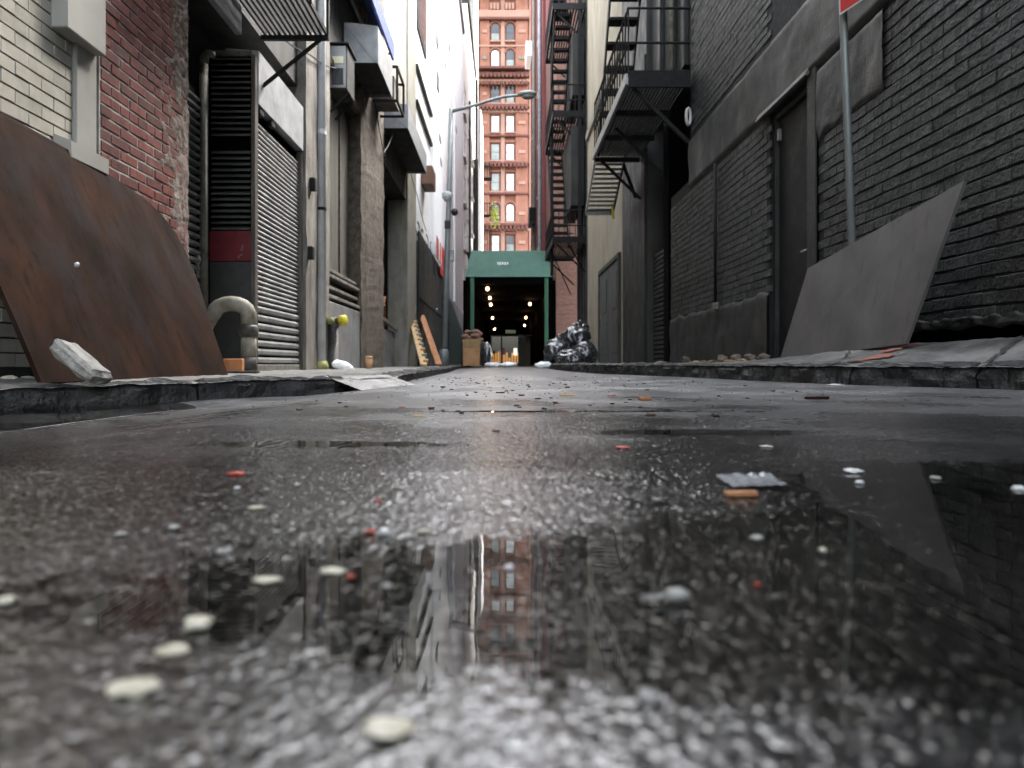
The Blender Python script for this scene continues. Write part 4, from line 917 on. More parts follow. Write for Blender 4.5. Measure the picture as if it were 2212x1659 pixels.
# small iron balconies and a plant on the tower's low windows
for k, (y0, y1) in enumerate(((359, 386), (440, 466), (498, 545))):
    d = 80.; f = thing('iron_balcony', ['small black iron balcony high on the left edge of the red tower', 'small black iron balcony beside the yellow plant', 'lowest black iron balcony left of the red tower, just over the green canopy'][k], 'balcony', at(1045, y1, d), 'small balconies left of the red tower')
    a, b = at(1033, y1, d), at(1062, y1, d); zt_ = at(0, y0, d).z
    w = MB(); w.box(a.x, b.x, d, d + 1, a.z, a.z + .15); w.build('floor', 'iron', f)
    w = MB()
    for q in range(7): xx = a.x + (b.x - a.x) * q / 6; w.box(xx - .04, xx + .04, d, d + .08, a.z, zt_)
    w.box(a.x, b.x, d - .01, d + .09, zt_, zt_ + .1); w.build('railing', 'iron', f)
w = MB()
for k in range(90):
    q = at(1069 + random.gauss(0, 4.5), 465 + random.gauss(0, 12), 79.5); q.y += random.uniform(-.3, .3)
    w.obox(q, (.22, .06, .14), Matrix.Rotation(random.uniform(-1, 1), 3, 'Y') @ Matrix.Rotation(random.uniform(-1, 1), 3, 'Z'))
bp = thing('balcony_plant', 'yellow green plant hanging at a low window of the red tower', 'plant', at(1069, 480, 79.5)); w.build('leaves', 'foliage', bp, kind='stuff')
bl = thing('bracket_building', 'narrow dark building sliver between the off white building and the red tower', 'building', (-4, 64, 0))
w = MB(); w.box(-8, at(1041, 0, 66).x, 64, 70, 0, zat(252, 66)); w.build('wall', 'white_paint', bl)
w = MB(); w.box(-8, at(1033, 0, 64).x, 62.2, 63.95, 0, 26); w.build('dark_wall', 'dark_wall', bl)

# ------ green canopy and passage
gd = 27.0
gc = thing('green_canopy', 'green sheet canopy over the dark passage mouth', 'canopy', (.3, gd, 3.6))
xl_, xr_ = at(1005, 0, gd).x, at(1195, 0, gd).x; zb_, zt_ = zat(598, gd), zat(543, gd + .75)
w = MB(); xl2, xr2 = at(1018, 0, gd + .75).x, at(1182, 0, gd + .75).x
P = [(xl_, gd, zb_), (xr_, gd, zb_), (xr2, gd + .75, zt_), (xl2, gd + .75, zt_)]
w.poly(P, (0, .03, .03)); w.build('front_sheet', 'green_canopy', gc)
w = MB(); w.poly([(xl_, gd + .02, zb_), (xl2, gd + .78, zt_), (xl2, 33.5, zt_), (xl_, 33.5, zb_)], (.02, 0, 0)); w.poly([(xr_, gd + .02, zb_), (xr2, gd + .78, zt_), (xr2, 33.5, zt_), (xr_, 33.5, zb_)], (.02, 0, 0)); w.build('side_sheet', 'green_canopy', gc)
w = MB(); q = at(1085, 569, gd + .37)
for k, (a, b) in enumerate(((-.2, -.14), (-.11, -.05), (-.02, .05), (.08, .15), (.18, .24))): w.box(q.x + a, q.x + b, gd + .34, gd + .36, q.z - .05 - .02 * (k % 2), q.z + .05)
w.build('marking', 'white_print', gc)
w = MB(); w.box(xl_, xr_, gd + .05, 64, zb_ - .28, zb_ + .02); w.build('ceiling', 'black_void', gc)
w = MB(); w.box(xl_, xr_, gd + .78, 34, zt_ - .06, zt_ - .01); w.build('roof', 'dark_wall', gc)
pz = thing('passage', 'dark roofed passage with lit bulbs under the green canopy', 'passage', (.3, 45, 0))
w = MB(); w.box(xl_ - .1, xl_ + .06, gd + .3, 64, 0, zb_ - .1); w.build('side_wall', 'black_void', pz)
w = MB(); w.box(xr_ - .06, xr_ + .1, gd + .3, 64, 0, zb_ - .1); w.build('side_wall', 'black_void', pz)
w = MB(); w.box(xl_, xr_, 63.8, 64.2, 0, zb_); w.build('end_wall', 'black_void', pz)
for x in (1020, 1180):
    p = at(x, 0, gd + .1); w = MB(); w.box(p.x - .075, p.x + .075, gd + .03, gd + .18, 0, zb_ - .02, .01); w.build('post', 'green_post', gc)
nm = {0: ('left', 'first'), 1: ('left', 'second'), 2: ('left', 'third'), 3: ('left', 'fourth'), 4: ('left', 'fifth and last')}
def bulb(px_, py_, d, label):
    p = at(px_, py_, d); t = thing('hanging_bulb', label, 'bulb', (p.x, d, p.z), 'lit bulbs in the dark passage')
    w = MB(); w.blob(p, (.062, .062, .075), 2, 0); w.build('globe', 'bulb', t, smooth=True)
    w = MB(); w.tube([(p.x, d, p.z + .07), (p.x, d, p.z + .16)], .035, 8); w.tube([(p.x, d, p.z + .16), (p.x, d, zb_ - .28)], .01, 5); w.build('holder', 'brown_frame', t)
for x, y, d, lab in ((1053, 624, 27.4, 'lit bulb first in the row beside the canopy post near the cardboard box'), (1058, 643.5, 31.5, 'lit bulb second in the row on the cardboard box side'), (1060, 658, 34.5, 'lit bulb third in the row on the cardboard box side'),
                     (1064, 687, 41, 'lit bulb fourth in the row on the cardboard box side'), (1068.5, 711, 50, 'lit bulb farthest in the row on the cardboard box side'), (1159, 605, 27.3, 'lit bulb first in the row on the bin bag side, close to the canopy'),
                     (1145, 657, 34, 'lit bulb second in the row on the bin bag side'), (1136, 686, 42, 'lit bulb third in the row on the bin bag side'), (1133, 703, 50, 'lit bulb farthest in the row on the bin bag side')): bulb(x, y, d, lab)
# glass booth
bd = 32.0; a, b = at(1059, 790, bd), at(1134, 790, bd); zt_b = zat(723, bd); b0 = .0
bo = thing('glass_booth', 'dark glass booth with lit amber goods inside the passage', 'booth', ((a.x + b.x) / 2, bd, 0))
w = MB()
for x in (a.x, (a.x * 2 + b.x) / 3 - .05, b.x - .32): w.box(x, x + .07, bd, bd + .07, b0, zt_b, .006)
w.box(a.x, b.x + .02, bd - .003, bd + .073, zt_b - .08, zt_b + .003); w.box(a.x, b.x + .02, bd - .003, bd + .073, b0, b0 + .15); w.build('frame', 'dark_panel', bo)
w = MB(); w.box(a.x + .02, b.x, bd + .03, bd + .045, b0 + .15, zt_b - .08); w.build('pane', 'pane', bo)
w = MB(); w.box(a.x, b.x + .3, bd + .09, bd + 1.3, zt_b - .05, zt_b); w.box(a.x, b.x + .3, bd + 1.25, bd + 1.3, b0, zt_b - .06); w.box(b.x - .28, b.x + .02, bd - .002, bd + .06, b0 + .16, zt_b - .09); w.build('shell', 'dark_panel', bo)
w = MB()
for k in range(10):
    xx = a.x + .08 + (b.x - a.x - .45) * k / 9; w.box(xx, xx + .09, bd + .3, bd + .4, .15, .15 + random.uniform(.25, .62), .01)
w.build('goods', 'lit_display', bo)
q = at(1113, 760, bd); w = MB(); w.box(q.x - .08, q.x + .1, bd + .25, bd + .28, q.z - .16, q.z + .18); w.build('lit_panel', 'lit_white', bo)
q = at(1088, 758, bd); w = MB(); w.box(q.x - .07, q.x + .07, bd - .012, bd - .004, q.z - .18, q.z + .14); w.build('poster', 'pink_print', bo)
q0, q1 = at(1092, 720, bd - 1), at(1114, 713, bd - 1)
w = MB(); w.box(q0.x, q1.x, bd - 1, bd - .96, q0.z, q1.z, .005); bb = w.build('hanging_plate', 'yellow_plate'); tag(bb, 'pale yellow plate hanging above the glass booth', 'sign')
w = MB(); w.tube([(q0.x + .1, bd - .98, q1.z), (q0.x + .1, bd - .98, zb_ - .28)], .008, 5); w.tube([(q1.x - .1, bd - .98, q1.z), (q1.x - .1, bd - .98, zb_ - .28)], .008, 5); w.build('wire', 'iron', bb)
# cardboard box and rubbish
cd_ = 24.0; a, b = at(1000, 789, cd_), at(1036, 789, cd_)
cbx = thing('cardboard_box', 'tall brown cardboard box with open flap by the passage mouth', 'box', ((a.x + b.x) / 2, cd_, .05))
w = MB(); w.box(a.x, b.x, cd_, cd_ + .5, .05, zat(745, cd_), .006); w.build('carton', 'cardboard', cbx)
w = MB(); zz = zat(745, cd_); w.poly([(a.x, cd_ - .005, zz - .1), (b.x, cd_ - .005, zz - .1), (b.x + .06, cd_ - .1, zz + .2), (a.x, cd_ - .05, zz + .2)], (0, .008, 0)); w.build('flap', 'wood_pale', cbx)
w = MB(); q = at(1018, 715, 25)
for k in range(7): w.blob((q.x + random.uniform(-.32, .35), 25 + random.uniform(-.1, .1), zat(738, 25) + .05 + random.uniform(0, .35)), (.16, .12, .1), 2, .35, 2, None, k)
for k in range(3): pass
tag(w.build('rag_heap', 'pink_brick', smooth=True), 'heap of dull pink rags behind the cardboard box', 'rags')
w = MB(); w.box(a.x - .1, b.x + .2, 24.7, 25.4, .05, zat(738, 25) - .02, .02); tag(w.build('crate', 'dark_panel'), 'dark crate under the pink rags behind the cardboard box', 'crate')
q = at(1052, 790, 24); w = MB(); w.blob((q.x - .02, 24.2, .42), (.22, .25, .45), 3, .2, 2, None, 5, True, -.85); tag(w.build('bin_bag', 'bag_black', smooth=True), 'black bin bag standing right beside the cardboard box', 'bin bag')
for x, y, d, rr, lab in ((1066, 788, 22, .22, 'white plastic bag lying before the passage, nearest the cardboard box'), (1100, 791, 20, .2, 'flat white plastic bag in the road before the glass booth'), (1174, 788, 16, .17, 'white plastic bag at the foot of the bin bag pile')):
    q = at(x, y, d); hgt = .2 if x == 1178 else .09
    w = MB(); w.blob((q.x, d, .03 + hgt * .5), (rr * 1.2, rr, hgt), 3, .35, 2.2, None, x, True, -.6); tag(w.build('plastic_bag', 'bag_white', smooth=True), lab, 'bag')

# street lamp
ld = 20.0
pl_ = [(959, 792), (964, 600), (970, 423), (974, 235)]
sl = thing('street_lamp', 'tall grey cobra head street lamp in front of the white building', 'street lamp', at(959, 792, ld))
w = MB(); w.tube([at(x, y, ld) for x, y in pl_], [.1, .085, .07, .06], 12); w.build('pole', 'lamp_metal', sl, smooth=True)
arm = [(977, 240), (1000, 234), (1030, 226), (1060, 216), (1090, 208.5), (1125, 205.5)]
w = MB(); w.tube([at(x, y, ld) for x, y in arm], [.055, .05, .046, .044, .042, .04], 10); w.build('arm', 'lamp_metal', sl, smooth=True)
q = at(1139, 205, ld); w = MB(); w.blob(q + Vector((0, 0, .03)), (.29, .16, .09), 3, .0, 1, Matrix.Rotation(R(-3), 3, 'Y')); hd = w.build('head', 'lamp_metal', sl, smooth=True)
w = MB(); w.blob(q + Vector((.02, 0, -.05)), (.2, .12, .08), 3, 0); w.build('lens', 'lamp_glass', hd, smooth=True)
q = at(966, 423, ld); w = MB(); w.tube([q + Vector((0, 0, -.16)), q + Vector((0, 0, -.06)), q + Vector((0, 0, .07)), q + Vector((0, 0, .12))], [.08, .15, .16, .09], 12); w.build('collar', 'pipe_grey', sl, smooth=True)
q = at(982, 458, ld); w = MB(); w.blob(q, (.1, .12, .11), 3, .05); w.tube([at(970, 455, ld), q], .03, 8); w.build('side_lamp', 'dark_panel', sl, smooth=True)
q = at(967, 486, ld); w = MB(); w.obox(q, (.17, .18, .24), None, .02); w.build('control_box', 'dark_panel', sl)
q = at(976, 552, ld); w = MB(); w.obox(q, (.13, .16, .34), None, .02); w.build('sign_box', 'galv', sl)
q = at(959, 770, ld); w = MB(); w.tube([(q.x, ld, .03), (q.x, ld, .5), (q.x, ld, .55)], [.16, .14, .1], 12); w.build('base', 'lamp_metal', sl, smooth=True)

# ------------------------------------------------------------------ RIGHT SIDE
XR = 2.7
gb = thing('grey_brick_building', 'grey painted brick building with a cement band above its steel door', 'building', (XR, 5, 0))
dy0, dy1 = 6.06, 6.96
wl = MB()
wl.box(XR + .012, XR + .6, -6, dy0 - .17, .36, 12); wl.box(XR + .012, XR + .6, dy1, 9.9, .1, 12); wl.box(XR + .012, XR + .34, 9.902, 11.05, .1, 2.8); wl.box(XR + .012, XR + .6, dy0 - .17, dy1, 2.66, 12)
wl.build('wall', 'grey_mortar', gb)
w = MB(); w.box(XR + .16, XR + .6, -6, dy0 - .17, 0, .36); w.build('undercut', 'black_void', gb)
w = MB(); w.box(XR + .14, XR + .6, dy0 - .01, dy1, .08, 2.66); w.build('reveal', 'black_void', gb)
w = MB(); w.box(XR - .012, XR + .3, dy0 - .17, dy0, .1, 2.75, .008); w.build('door_jamb', 'grey_render', gb)
w = MB(); w.box(XR - .002, XR + .3, 5.87, 5.886, .3, 2.6); w.build('seam', 'black_void', gb)
def gk(y, z):
    if dy0 - .2 < y < dy1 + .05: return False
    if y > dy1 and z < .84 + .05 * mnoise.noise(Vector((y * 3, 0, 0))): return False
    if z > 2.66 and z < 3.4: return False
    if z > 3.3 and y < 4.8: return False
    if y > 9.8 and z > 2.66: return False
    if 2.0 < z < 2.66 and 4.9 < y < 5.87: return mnoise.noise(Vector((y * 3, z * 3, 2))) < .15
    return True
wall_bricks(gb, XR + .012, -1, .6, 11.04, .36, 5.9, .225, .081, .012, .0012, 'grey_brick', .0078, keep=gk, jit=.0035, b=.006, wave=.011)
# rendered plinth, lumpy, and cement band
def lumpy(name, m, y0, y1, z0f, z1f, x, amp, root, n=70, k=18, fr=4):
    w = MB()
    for i in range(n + 1):
        y = y0 + (y1 - y0) * i / n; z0 = z0f(y); z1 = z1f(y)
        for j in range(k + 1):
            z = z0 + (z1 - z0) * j / k
            e = amp * (mnoise.noise(Vector((y * fr, z * fr, 7))) + .5 * mnoise.noise(Vector((y * fr * 3, z * fr * 3, 2)))); e -= .03 if j in (0, k) else 0
            w.v.append(Vector((x - e, y, z)))
    for i in range(n):
        for j in range(k): a = i * (k + 1) + j; w.f.append((a, a + 1, a + k + 2, a + k + 1))
    return w.build(name, m, root, smooth=True)
lumpy('rendered_plinth', 'grey_render', dy1 + .01, 11.05, lambda y: .08, lambda y: .86 + .05 * mnoise.noise(Vector((y * 3, 0, 0))) + .02 * mnoise.noise(Vector((y * 11, 0, 0))), XR - .012, .014, gb)
lumpy('cement_band', 'band_render', 2.0, 9.9, lambda y: 2.665 + .012 * mnoise.noise(Vector((y * 2, 4, 0))), lambda y: 3.37 + .02 * mnoise.noise(Vector((y * 2, 9, 0))), XR - .02, .012, gb, 120)
lumpy('cement_patch', 'band_render', 4.85, 5.88, lambda y: 2.05 + .12 * mnoise.noise(Vector((y * 4, 4, 0))), lambda y: 2.67, XR - .006, .012, gb, 30)
lumpy('ragged_foot', 'grey_render', 2.0, 5.87, lambda y: .33 + .05 * mnoise.noise(Vector((y * 6, 1, 0))), lambda y: .40 + .04 * mnoise.noise(Vector((y * 5, 3, 0))) + .02 * mnoise.noise(Vector((y * 19, 3, 0))), XR - .004, .022, gb, 150, 6, 14)
w = MB(); w.poly([(XR - .055, 6.0, 2.66), (XR - .055, 7.2, 2.66), (XR - .02, 7.2, 2.73), (XR - .02, 6.0, 2.73)], (.03, 0, 0)); w.build('drip_edge', 'pier', gb)
q = at(1487, 252, dep(1487, 2.655)); w = MB(); w.tube([(q.x - .035 * math.cos(k * math.pi / 6), q.y - .02 * math.cos(k * math.pi / 6), q.z + .12 * math.sin(k * math.pi / 6)) for k in range(13)], .022, 8, False); w.build('wall_ring', 'chip_white', gb, smooth=True)
# steel door
sdr = thing('steel_door', 'charcoal steel door set into the grey brick building', 'door', (XR + .1, 6.5, .12))
w = MB(); w.box(XR + .09, XR + .13, dy0 + .05, dy1 - .05, .13, 2.58, .004); w.build('leaf', 'steel_door', sdr)
w = MB(); w.box(XR + .05, XR + .135, dy0 - .0, dy0 + .045, .1, 2.64, .004); w.box(XR + .05, XR + .135, dy1 - .045, dy1, .1, 2.64, .004); w.box(XR + .05, XR + .135, dy0 + .046, dy1 - .046, 2.585, 2.64, .004); w.build('frame', 'dark_panel', sdr)
w = MB(); q = at(1668, 275, 6.8); w.obox((XR + .07, 6.86, 2.42), (.04, .03, .12), None, .006); w.build('hinge', 'galv', sdr)
w = MB(); w.tube([(XR + .09, dy0 + .12, 1.15), (XR + .04, dy0 + .12, 1.15), (XR + .04, dy0 + .22, 1.15)], .012, 8); w.build('handle', 'iron_edge', sdr)
w = MB(); w.box(XR + .04, XR + .05, dy0 + .002, dy0 + .022, 1.7, 2.2); w.box(XR + .04, XR + .05, dy0 + .002, dy0 + .022, 1.05, 1.3); w.build('warning_tape', 'red_paint', sdr)
# conduit on wall
cw = thing('black_conduit', 'thin black conduit running down the grey brick wall', 'pipe', (XR - .03, 8.6, .9))
w = MB(); w.tube([(XR - .035, 8.6, zat(655, 8.6)), (XR - .035, 8.6, 2.64)], .02, 8); w.build('shaft', 'iron', cw, smooth=True)
w = MB(); w.obox((XR - .03, 8.6, zat(655, 8.6) - .04), (.06, .12, .09), None, .01); w.build('box', 'pier', cw)

# steel plate on the right, the sign
A = Vector((2.36, 5.84, .150)); B = Vector((2.36, 4.01, .238)); C_ = Vector((2.5, 2.5 * F / 995, zat(390, 2.5 * F / 995))); D_ = Vector((2.5, 2.5 * F / 657, zat(580, 2.5 * F / 657)))
n = (B - A).cross(D_ - A).normalized() * .018
if n.x < 0: n = -n
w = MB(); w.poly([A, B, C_, D_], n); tag(w.build('steel_plate', 'steel_plate'), 'grey steel plate leaning against the sign pole and brick wall', 'steel plate')
pd = 4.95; pb = Vector((2.555, pd, .2)); ptop = at(1821, 20, pd)
dirn = (ptop - pb).normalized()
sg = thing('street_sign', 'red street sign with white border on a slim grey pole', 'sign', pb)
w = MB(); w.tube([pb, ptop, pb + dirn * 3.1], .027, 12); w.build('pole', 'lamp_metal', sg, smooth=True)
s0 = at(1814, 33, 4.88); s1 = at(1868, 0, 4.66); dd = (s1 - s0); dd.z = 0; dd.normalize()
w = MB(); nn = Vector((-dd.y, dd.x, 0)) * .004
if nn.x > 0: nn = -nn
def srect(m0, nm, off, mtl):
    L, Hh = .34, .48
    P = [s0 + dd * m0 + Vector((0, 0, m0)), s0 + dd * (L - m0) + Vector((0, 0, m0)), s0 + dd * (L - m0) + Vector((0, 0, Hh - m0)), s0 + dd * m0 + Vector((0, 0, Hh - m0))]
    w = MB(); w.poly([p + nn * off for p in P], nn * .6); return w.build(nm, mtl, sg)
srect(0, 'board', 0, 'sign_white'); srect(.012, 'face', 1, 'sign_red')

# orange spray marks, joints, litter on the right pavement
def zpav(X, Y):
    k = np.interp(Y, [p[1] for p in RK], [p[0] for p in RK]); t = min(max((X - k) / (2.95 - k), 0), 1); return float(zr(Y, t))
def patch(name, m, pts, label, cat, lift=.012):
    w = MB(); c = sum((Vector((a, b, 0)) for a, b in pts), Vector()) / len(pts)
    P = [Vector((a, b, zpav(a, b) + lift)) for a, b in pts]; w.poly(P, (0, 0, -.004)); tag(w.build(name, m), label, cat)
def spot(x, y, rng_=(3, 9)):
    for d in np.arange(rng_[0], rng_[1], .02):
        X = (x - VX) * d / F
        if X < 2.68 and zat(y, d) <= zpav(X, d) + .008: return X, d
    return None
for (x0, y0, x1, y1, wd, lab) in ((1835, 783, 1925, 766, .05, 'orange spray stroke on the pavement below the steel plate'), (1905, 762, 1985, 745, .05, 'orange spray stroke beside the foot of the steel plate'), (2120, 737, 2205, 726, .05, 'orange spray stroke along the black foot of the wall')):
    a, b = spot(x0, y0), spot(x1, y1)
    if a and b:
        w = MB(); prev = None
        for k in range(13):
            t = k / 12; X = a[0] + (b[0] - a[0]) * t; Y = a[1] + (b[1] - a[1]) * t
            ww = wd * (.7 + .7 * random.random()); p = (Vector((X, Y - ww, zpav(X, Y - ww) + .012)), Vector((X, Y + ww, zpav(X, Y + ww) + .012)))
            if prev: o = len(w.v); w.v += [prev[0], prev[1], p[1], p[0]]; w.f.append((o, o + 1, o + 2, o + 3))
            prev = p
        tag(w.build('spray_mark', 'orange_spray'), lab, 'paint mark', 'orange spray marks on the pavement')
def crack(label, pts, wd):
    w = MB(); n = 26; P = []
    for k in range(n + 1):
        t = k / n * (len(pts) - 1); i = min(int(t), len(pts) - 2); f = t - i
        x = pts[i][0] * (1 - f) + pts[i + 1][0] * f + .02 * mnoise.noise(Vector((k * .5, pts[0][1], 1))); y = pts[i][1] * (1 - f) + pts[i + 1][1] * f + .02 * mnoise.noise(Vector((k * .5, pts[0][1], 7)))
        P.append((x, y))
    for k in range(n + 1):
        a, b = P[max(k - 1, 0)], P[min(k + 1, n)]; d = Vector((b[0] - a[0], b[1] - a[1], 0)).normalized(); q = Vector((-d.y, d.x, 0)) * wd * (.5 + random.random())
        for e in (-1, 1): v = Vector((P[k][0], P[k][1], 0)) + q * e; v.z = zpav(v.x, v.y) + .0135; w.v.append(v)
    for k in range(n): w.f.append((2 * k, 2 * k + 1, 2 * k + 3, 2 * k + 2))
    tag(w.build('pavement_crack', 'joint_dark'), label, None, kind='structure')
crack('dark crack crossing the pavement at the right picture edge', [(2.3, 3.3), (2.45, 3.38), (2.66, 3.5)], .010)
crack('dark crack along the pavement behind the kerb stones', [(2.32, 3.42), (2.14, 3.75), (2.02, 4.2), (1.92, 5.0)], .008)
crack('dark crack from the kerb to the foot of the steel plate', [(1.95, 4.15), (2.15, 4.3), (2.33, 4.6)], .006)
w = MB()
for k in range(40):
    s = (random.uniform(2.45, 2.66), random.uniform(7.0, 9.4))
    if s: w.obox((s[0], s[1], zpav(*s) + .015), (random.uniform(.03, .09), random.uniform(.03, .07), .006), Matrix.Rotation(random.uniform(0, 3), 3, 'Z') @ Matrix.Rotation(random.uniform(-.4, .4), 3, 'X'))
if w.v: tag(w.build('leaf_litter', 'leaf_litter'), 'orange leaf litter along the foot of the grey wall', 'litter', kind='stuff')
def cable(label, pts):
    w = MB(); P = []
    for a, b in zip(pts[:-1], pts[1:]):
        a, b = Vector(a), Vector(b)
        for k in range(12):
            t = k / 12; p = a.lerp(b, t); p.z -= .25 * math.sin(math.pi * t) * (b - a).length * .12; P.append(p)
    P.append(Vector(pts[-1])); w.tube(P, .009, 6); tag(w.build('hanging_cable', 'iron'), label, 'cable', 'thin cables slung along the left walls')
cable('thin black cable drooping from the slatted platform to the air conditioner', [(XL + .1, 7.05, 3.6), (XL + .1, 8.45, 3.95), (XL + .12, 9.9, 4.4)])
cable('thin black cable hung between the two sheet metal canopies', [(XL + .2, 12.2, 4.8), (XL + .18, 13.2, 4.2), (XL + .2, 14.2, 4.9)])
cable('thin black cable drooping down the pale pillar towards the white building', [(XL + .06, 17.7, 5.2), (XL + .06, 19.2, 4.9), (XL + .06, 21.5, 4.3)])
w = MB()
for (x, y, d) in ((1480, 772, 7.2), (1560, 768, 6.9), (1620, 764, 6.7), (1650, 760, 6.6), (1590, 766, 6.8)):
    q = at(x, y, d); w.blob((2.6, dep(x, 2.6), .17), (.06, .12, .06), 2, .4, 2, None, x)
tag(w.build('rubble_crumbs', 'rough_pier'), 'crumbled mortar heaped along the plinth of the grey wall', 'rubble', kind='stuff')

# dark building behind the fire escape balcony
db = thing('dark_bay_building', 'black recessed building behind the iron balcony', 'building', (XR, 11, 0))
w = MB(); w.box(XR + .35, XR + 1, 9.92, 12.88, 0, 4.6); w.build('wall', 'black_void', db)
w = MB(); w.box(XR + .1, XR + 1, 9.92, 12.88, 4.62, 12); w.build('upper_wall', 'sooty', db)
for yy in (10.3, 11.05, 11.9): 
    w = MB(); w.box(XR + .02, XR + .1, yy, yy + .18, 4.63, 9, .01); w.build('pilaster', 'grey_render', db)
w = MB(); w.tube([(XR - .02, 10.9, 4.3), (XR - .02, 10.9, 8.8)], .035, 8); w.build('conduit', 'pipe_cream', db, smooth=True)
for k in range(24):
    w = MB(); w.box(XR + .12, XR + .345, 11.07, 12.85, .14 + k * .085, .2 + k * .085); w.build('slat', 'dark_panel', db)
w = MB(); w.box(XR + .05, XR + .34, 11.4, 11.75, .1, 4.4); w.build('inner_post', 'black_void', db)
gp_ = thing('grey_pier_building', 'tall grey rendered pier beside the beige stucco wall', 'building', (XR, 14, 0))
w = MB(); w.box(XR, XR + 1, 12.9, 15.5, 0, 9.2, .02); w.build('wall', 'grey_render', gp_)
w = MB(); w.box(XR - .03, XR + .0, 12.95, 13.25, 0, 6, .01); w.build('edge_strip', 'band_render', gp_)
sc_ = thing('stucco_building', 'beige stucco building with a low grey double door', 'building', (XR, 18, 0))
w = MB(); w.box(XR - .01, XR + 1, 15.52, 21.9, 0, 12); w.build('wall', 'stucco', sc_)
w = MB(); w.box(XR - .09, XR - .01, 15.6, 21.8, 7.2, 7.45, .02); w.build('string_course', 'cream_stone', sc_)
d0, d1 = dep(1343, XR), dep(1298, XR)
dr = thing('double_door', 'weathered grey double door in the beige stucco wall', 'door', (XR, (d0 + d1) / 2, .12))
for k in range(2):
    y0 = d0 + .12 + (d1 - d0 - .2) / 2 * k; w = MB(); w.box(XR - .05, XR - .012, y0, y0 + (d1 - d0 - .2) / 2 - .03, .12, 2.55, .006); lf = w.build('leaf', 'grey_door', dr)
    w = MB(); w.box(XR - .065, XR - .05, y0 + .25, y0 + .95, .4, 1.2, .004); w.box(XR - .065, XR - .05, y0 + .25, y0 + .95, 1.45, 2.3, .004); w.build('panel', 'grey_door', lf)
w = MB(); w.box(XR - .08, XR - .012, d0, d1 - .0, 2.56, 2.68, .006); w.box(XR - .08, XR - .012, d0, d0 + .1, .12, 2.559, .006); w.box(XR - .08, XR - .012, d1 - .1, d1, .12, 2.559, .006); w.build('frame', 'dark_panel', dr)
for x, y in ((1327, 660), (1328, 678), (1297, 685)):
    d = dep(x, XR - .06); w = MB(); w.box(XR - .056, XR - .051, d - .12, d + .12, zat(y, d) - .06, zat(y, d) + .06); w.build('sticker', 'leaf_litter' if x < 1300 else 'orange_spray', dr)
so = thing('sooty_building', 'narrow sooty stone building beside the tall fire escape', 'building', (XR, 23, 0))
w = MB(); w.box(XR + .1, XR + 1, 21.92, 25.2, 0, 14.5); w.build('wall', 'sooty', so)
for yy in (22.0, 22.8, 23.7, 24.6):
    w = MB(); w.box(XR - .02, XR + .1, yy, yy + .35, 0, 14.5, .02); w.build('pilaster', 'sooty', so)
pk = thing('pink_brick_building', 'pinkish brick building behind the tall fire escape', 'building', (XR, 31, 0))
w = MB(); w.box(XR - .3, XR + 2, 27.6, 38, 0, 18); w.build('wall', 'pink_brick', pk)
w = MB(); w.box(xr_ + .13, XR + 2, 27.2, 27.58, 0, 18); w.build('return_wall', 'pink_brick', pk)
for k in range(46):
    w = MB(); z = .1 + k * .4; w.box(xr_ + .13, XR + .1, 27.188, 27.198, z, z + .2); w.build('brick_course', 'pink_brick', pk)
rw = thing('red_building', 'dull red painted building between the fire escape and red tower', 'building', (XR, 50, 0))
w = MB(); w.box(XR - .25, XR + 4, 38.02, 62, 0, 33); w.build('wall', 'red_wall', rw)
for yy in (40, 43.5, 47.5, 52, 57):
    w = MB(); w.box(XR - .42, XR - .25, yy, yy + .7, 0, 33, .02); w.build('pilaster', 'red_wall', rw)
for yy, m in ((41.8, 'galv'), (50, 'cream_stone')):
    w = MB(); w.tube([(XR - .5, yy, 4), (XR - .5, yy, 30)], .12, 8); w.build('rain_pipe', m, rw)
for zz in (8, 11.5, 15, 18.5, 22, 25.5):
    for yy in (45.3, 54): wall_win(rw, XR - .25, -1, yy, yy + 1.5, zz, zz + 2, 'half_glass', 'offwhite')
q = at(1161, 474, 50); w = MB(); w.box(XR - .9, XR - .42, 48, 51, q.z - .45, q.z + .45, .03); tag(w.build('black_wall_box', 'iron'), 'black box fixed to the dull red building above the canopy', 'box')
w = MB(); w.box(XR - .9, XR - .42, 55, 57.5, zat(55, 50), zat(18, 50), .03); w.build('white_vent', 'white_paint', rw)

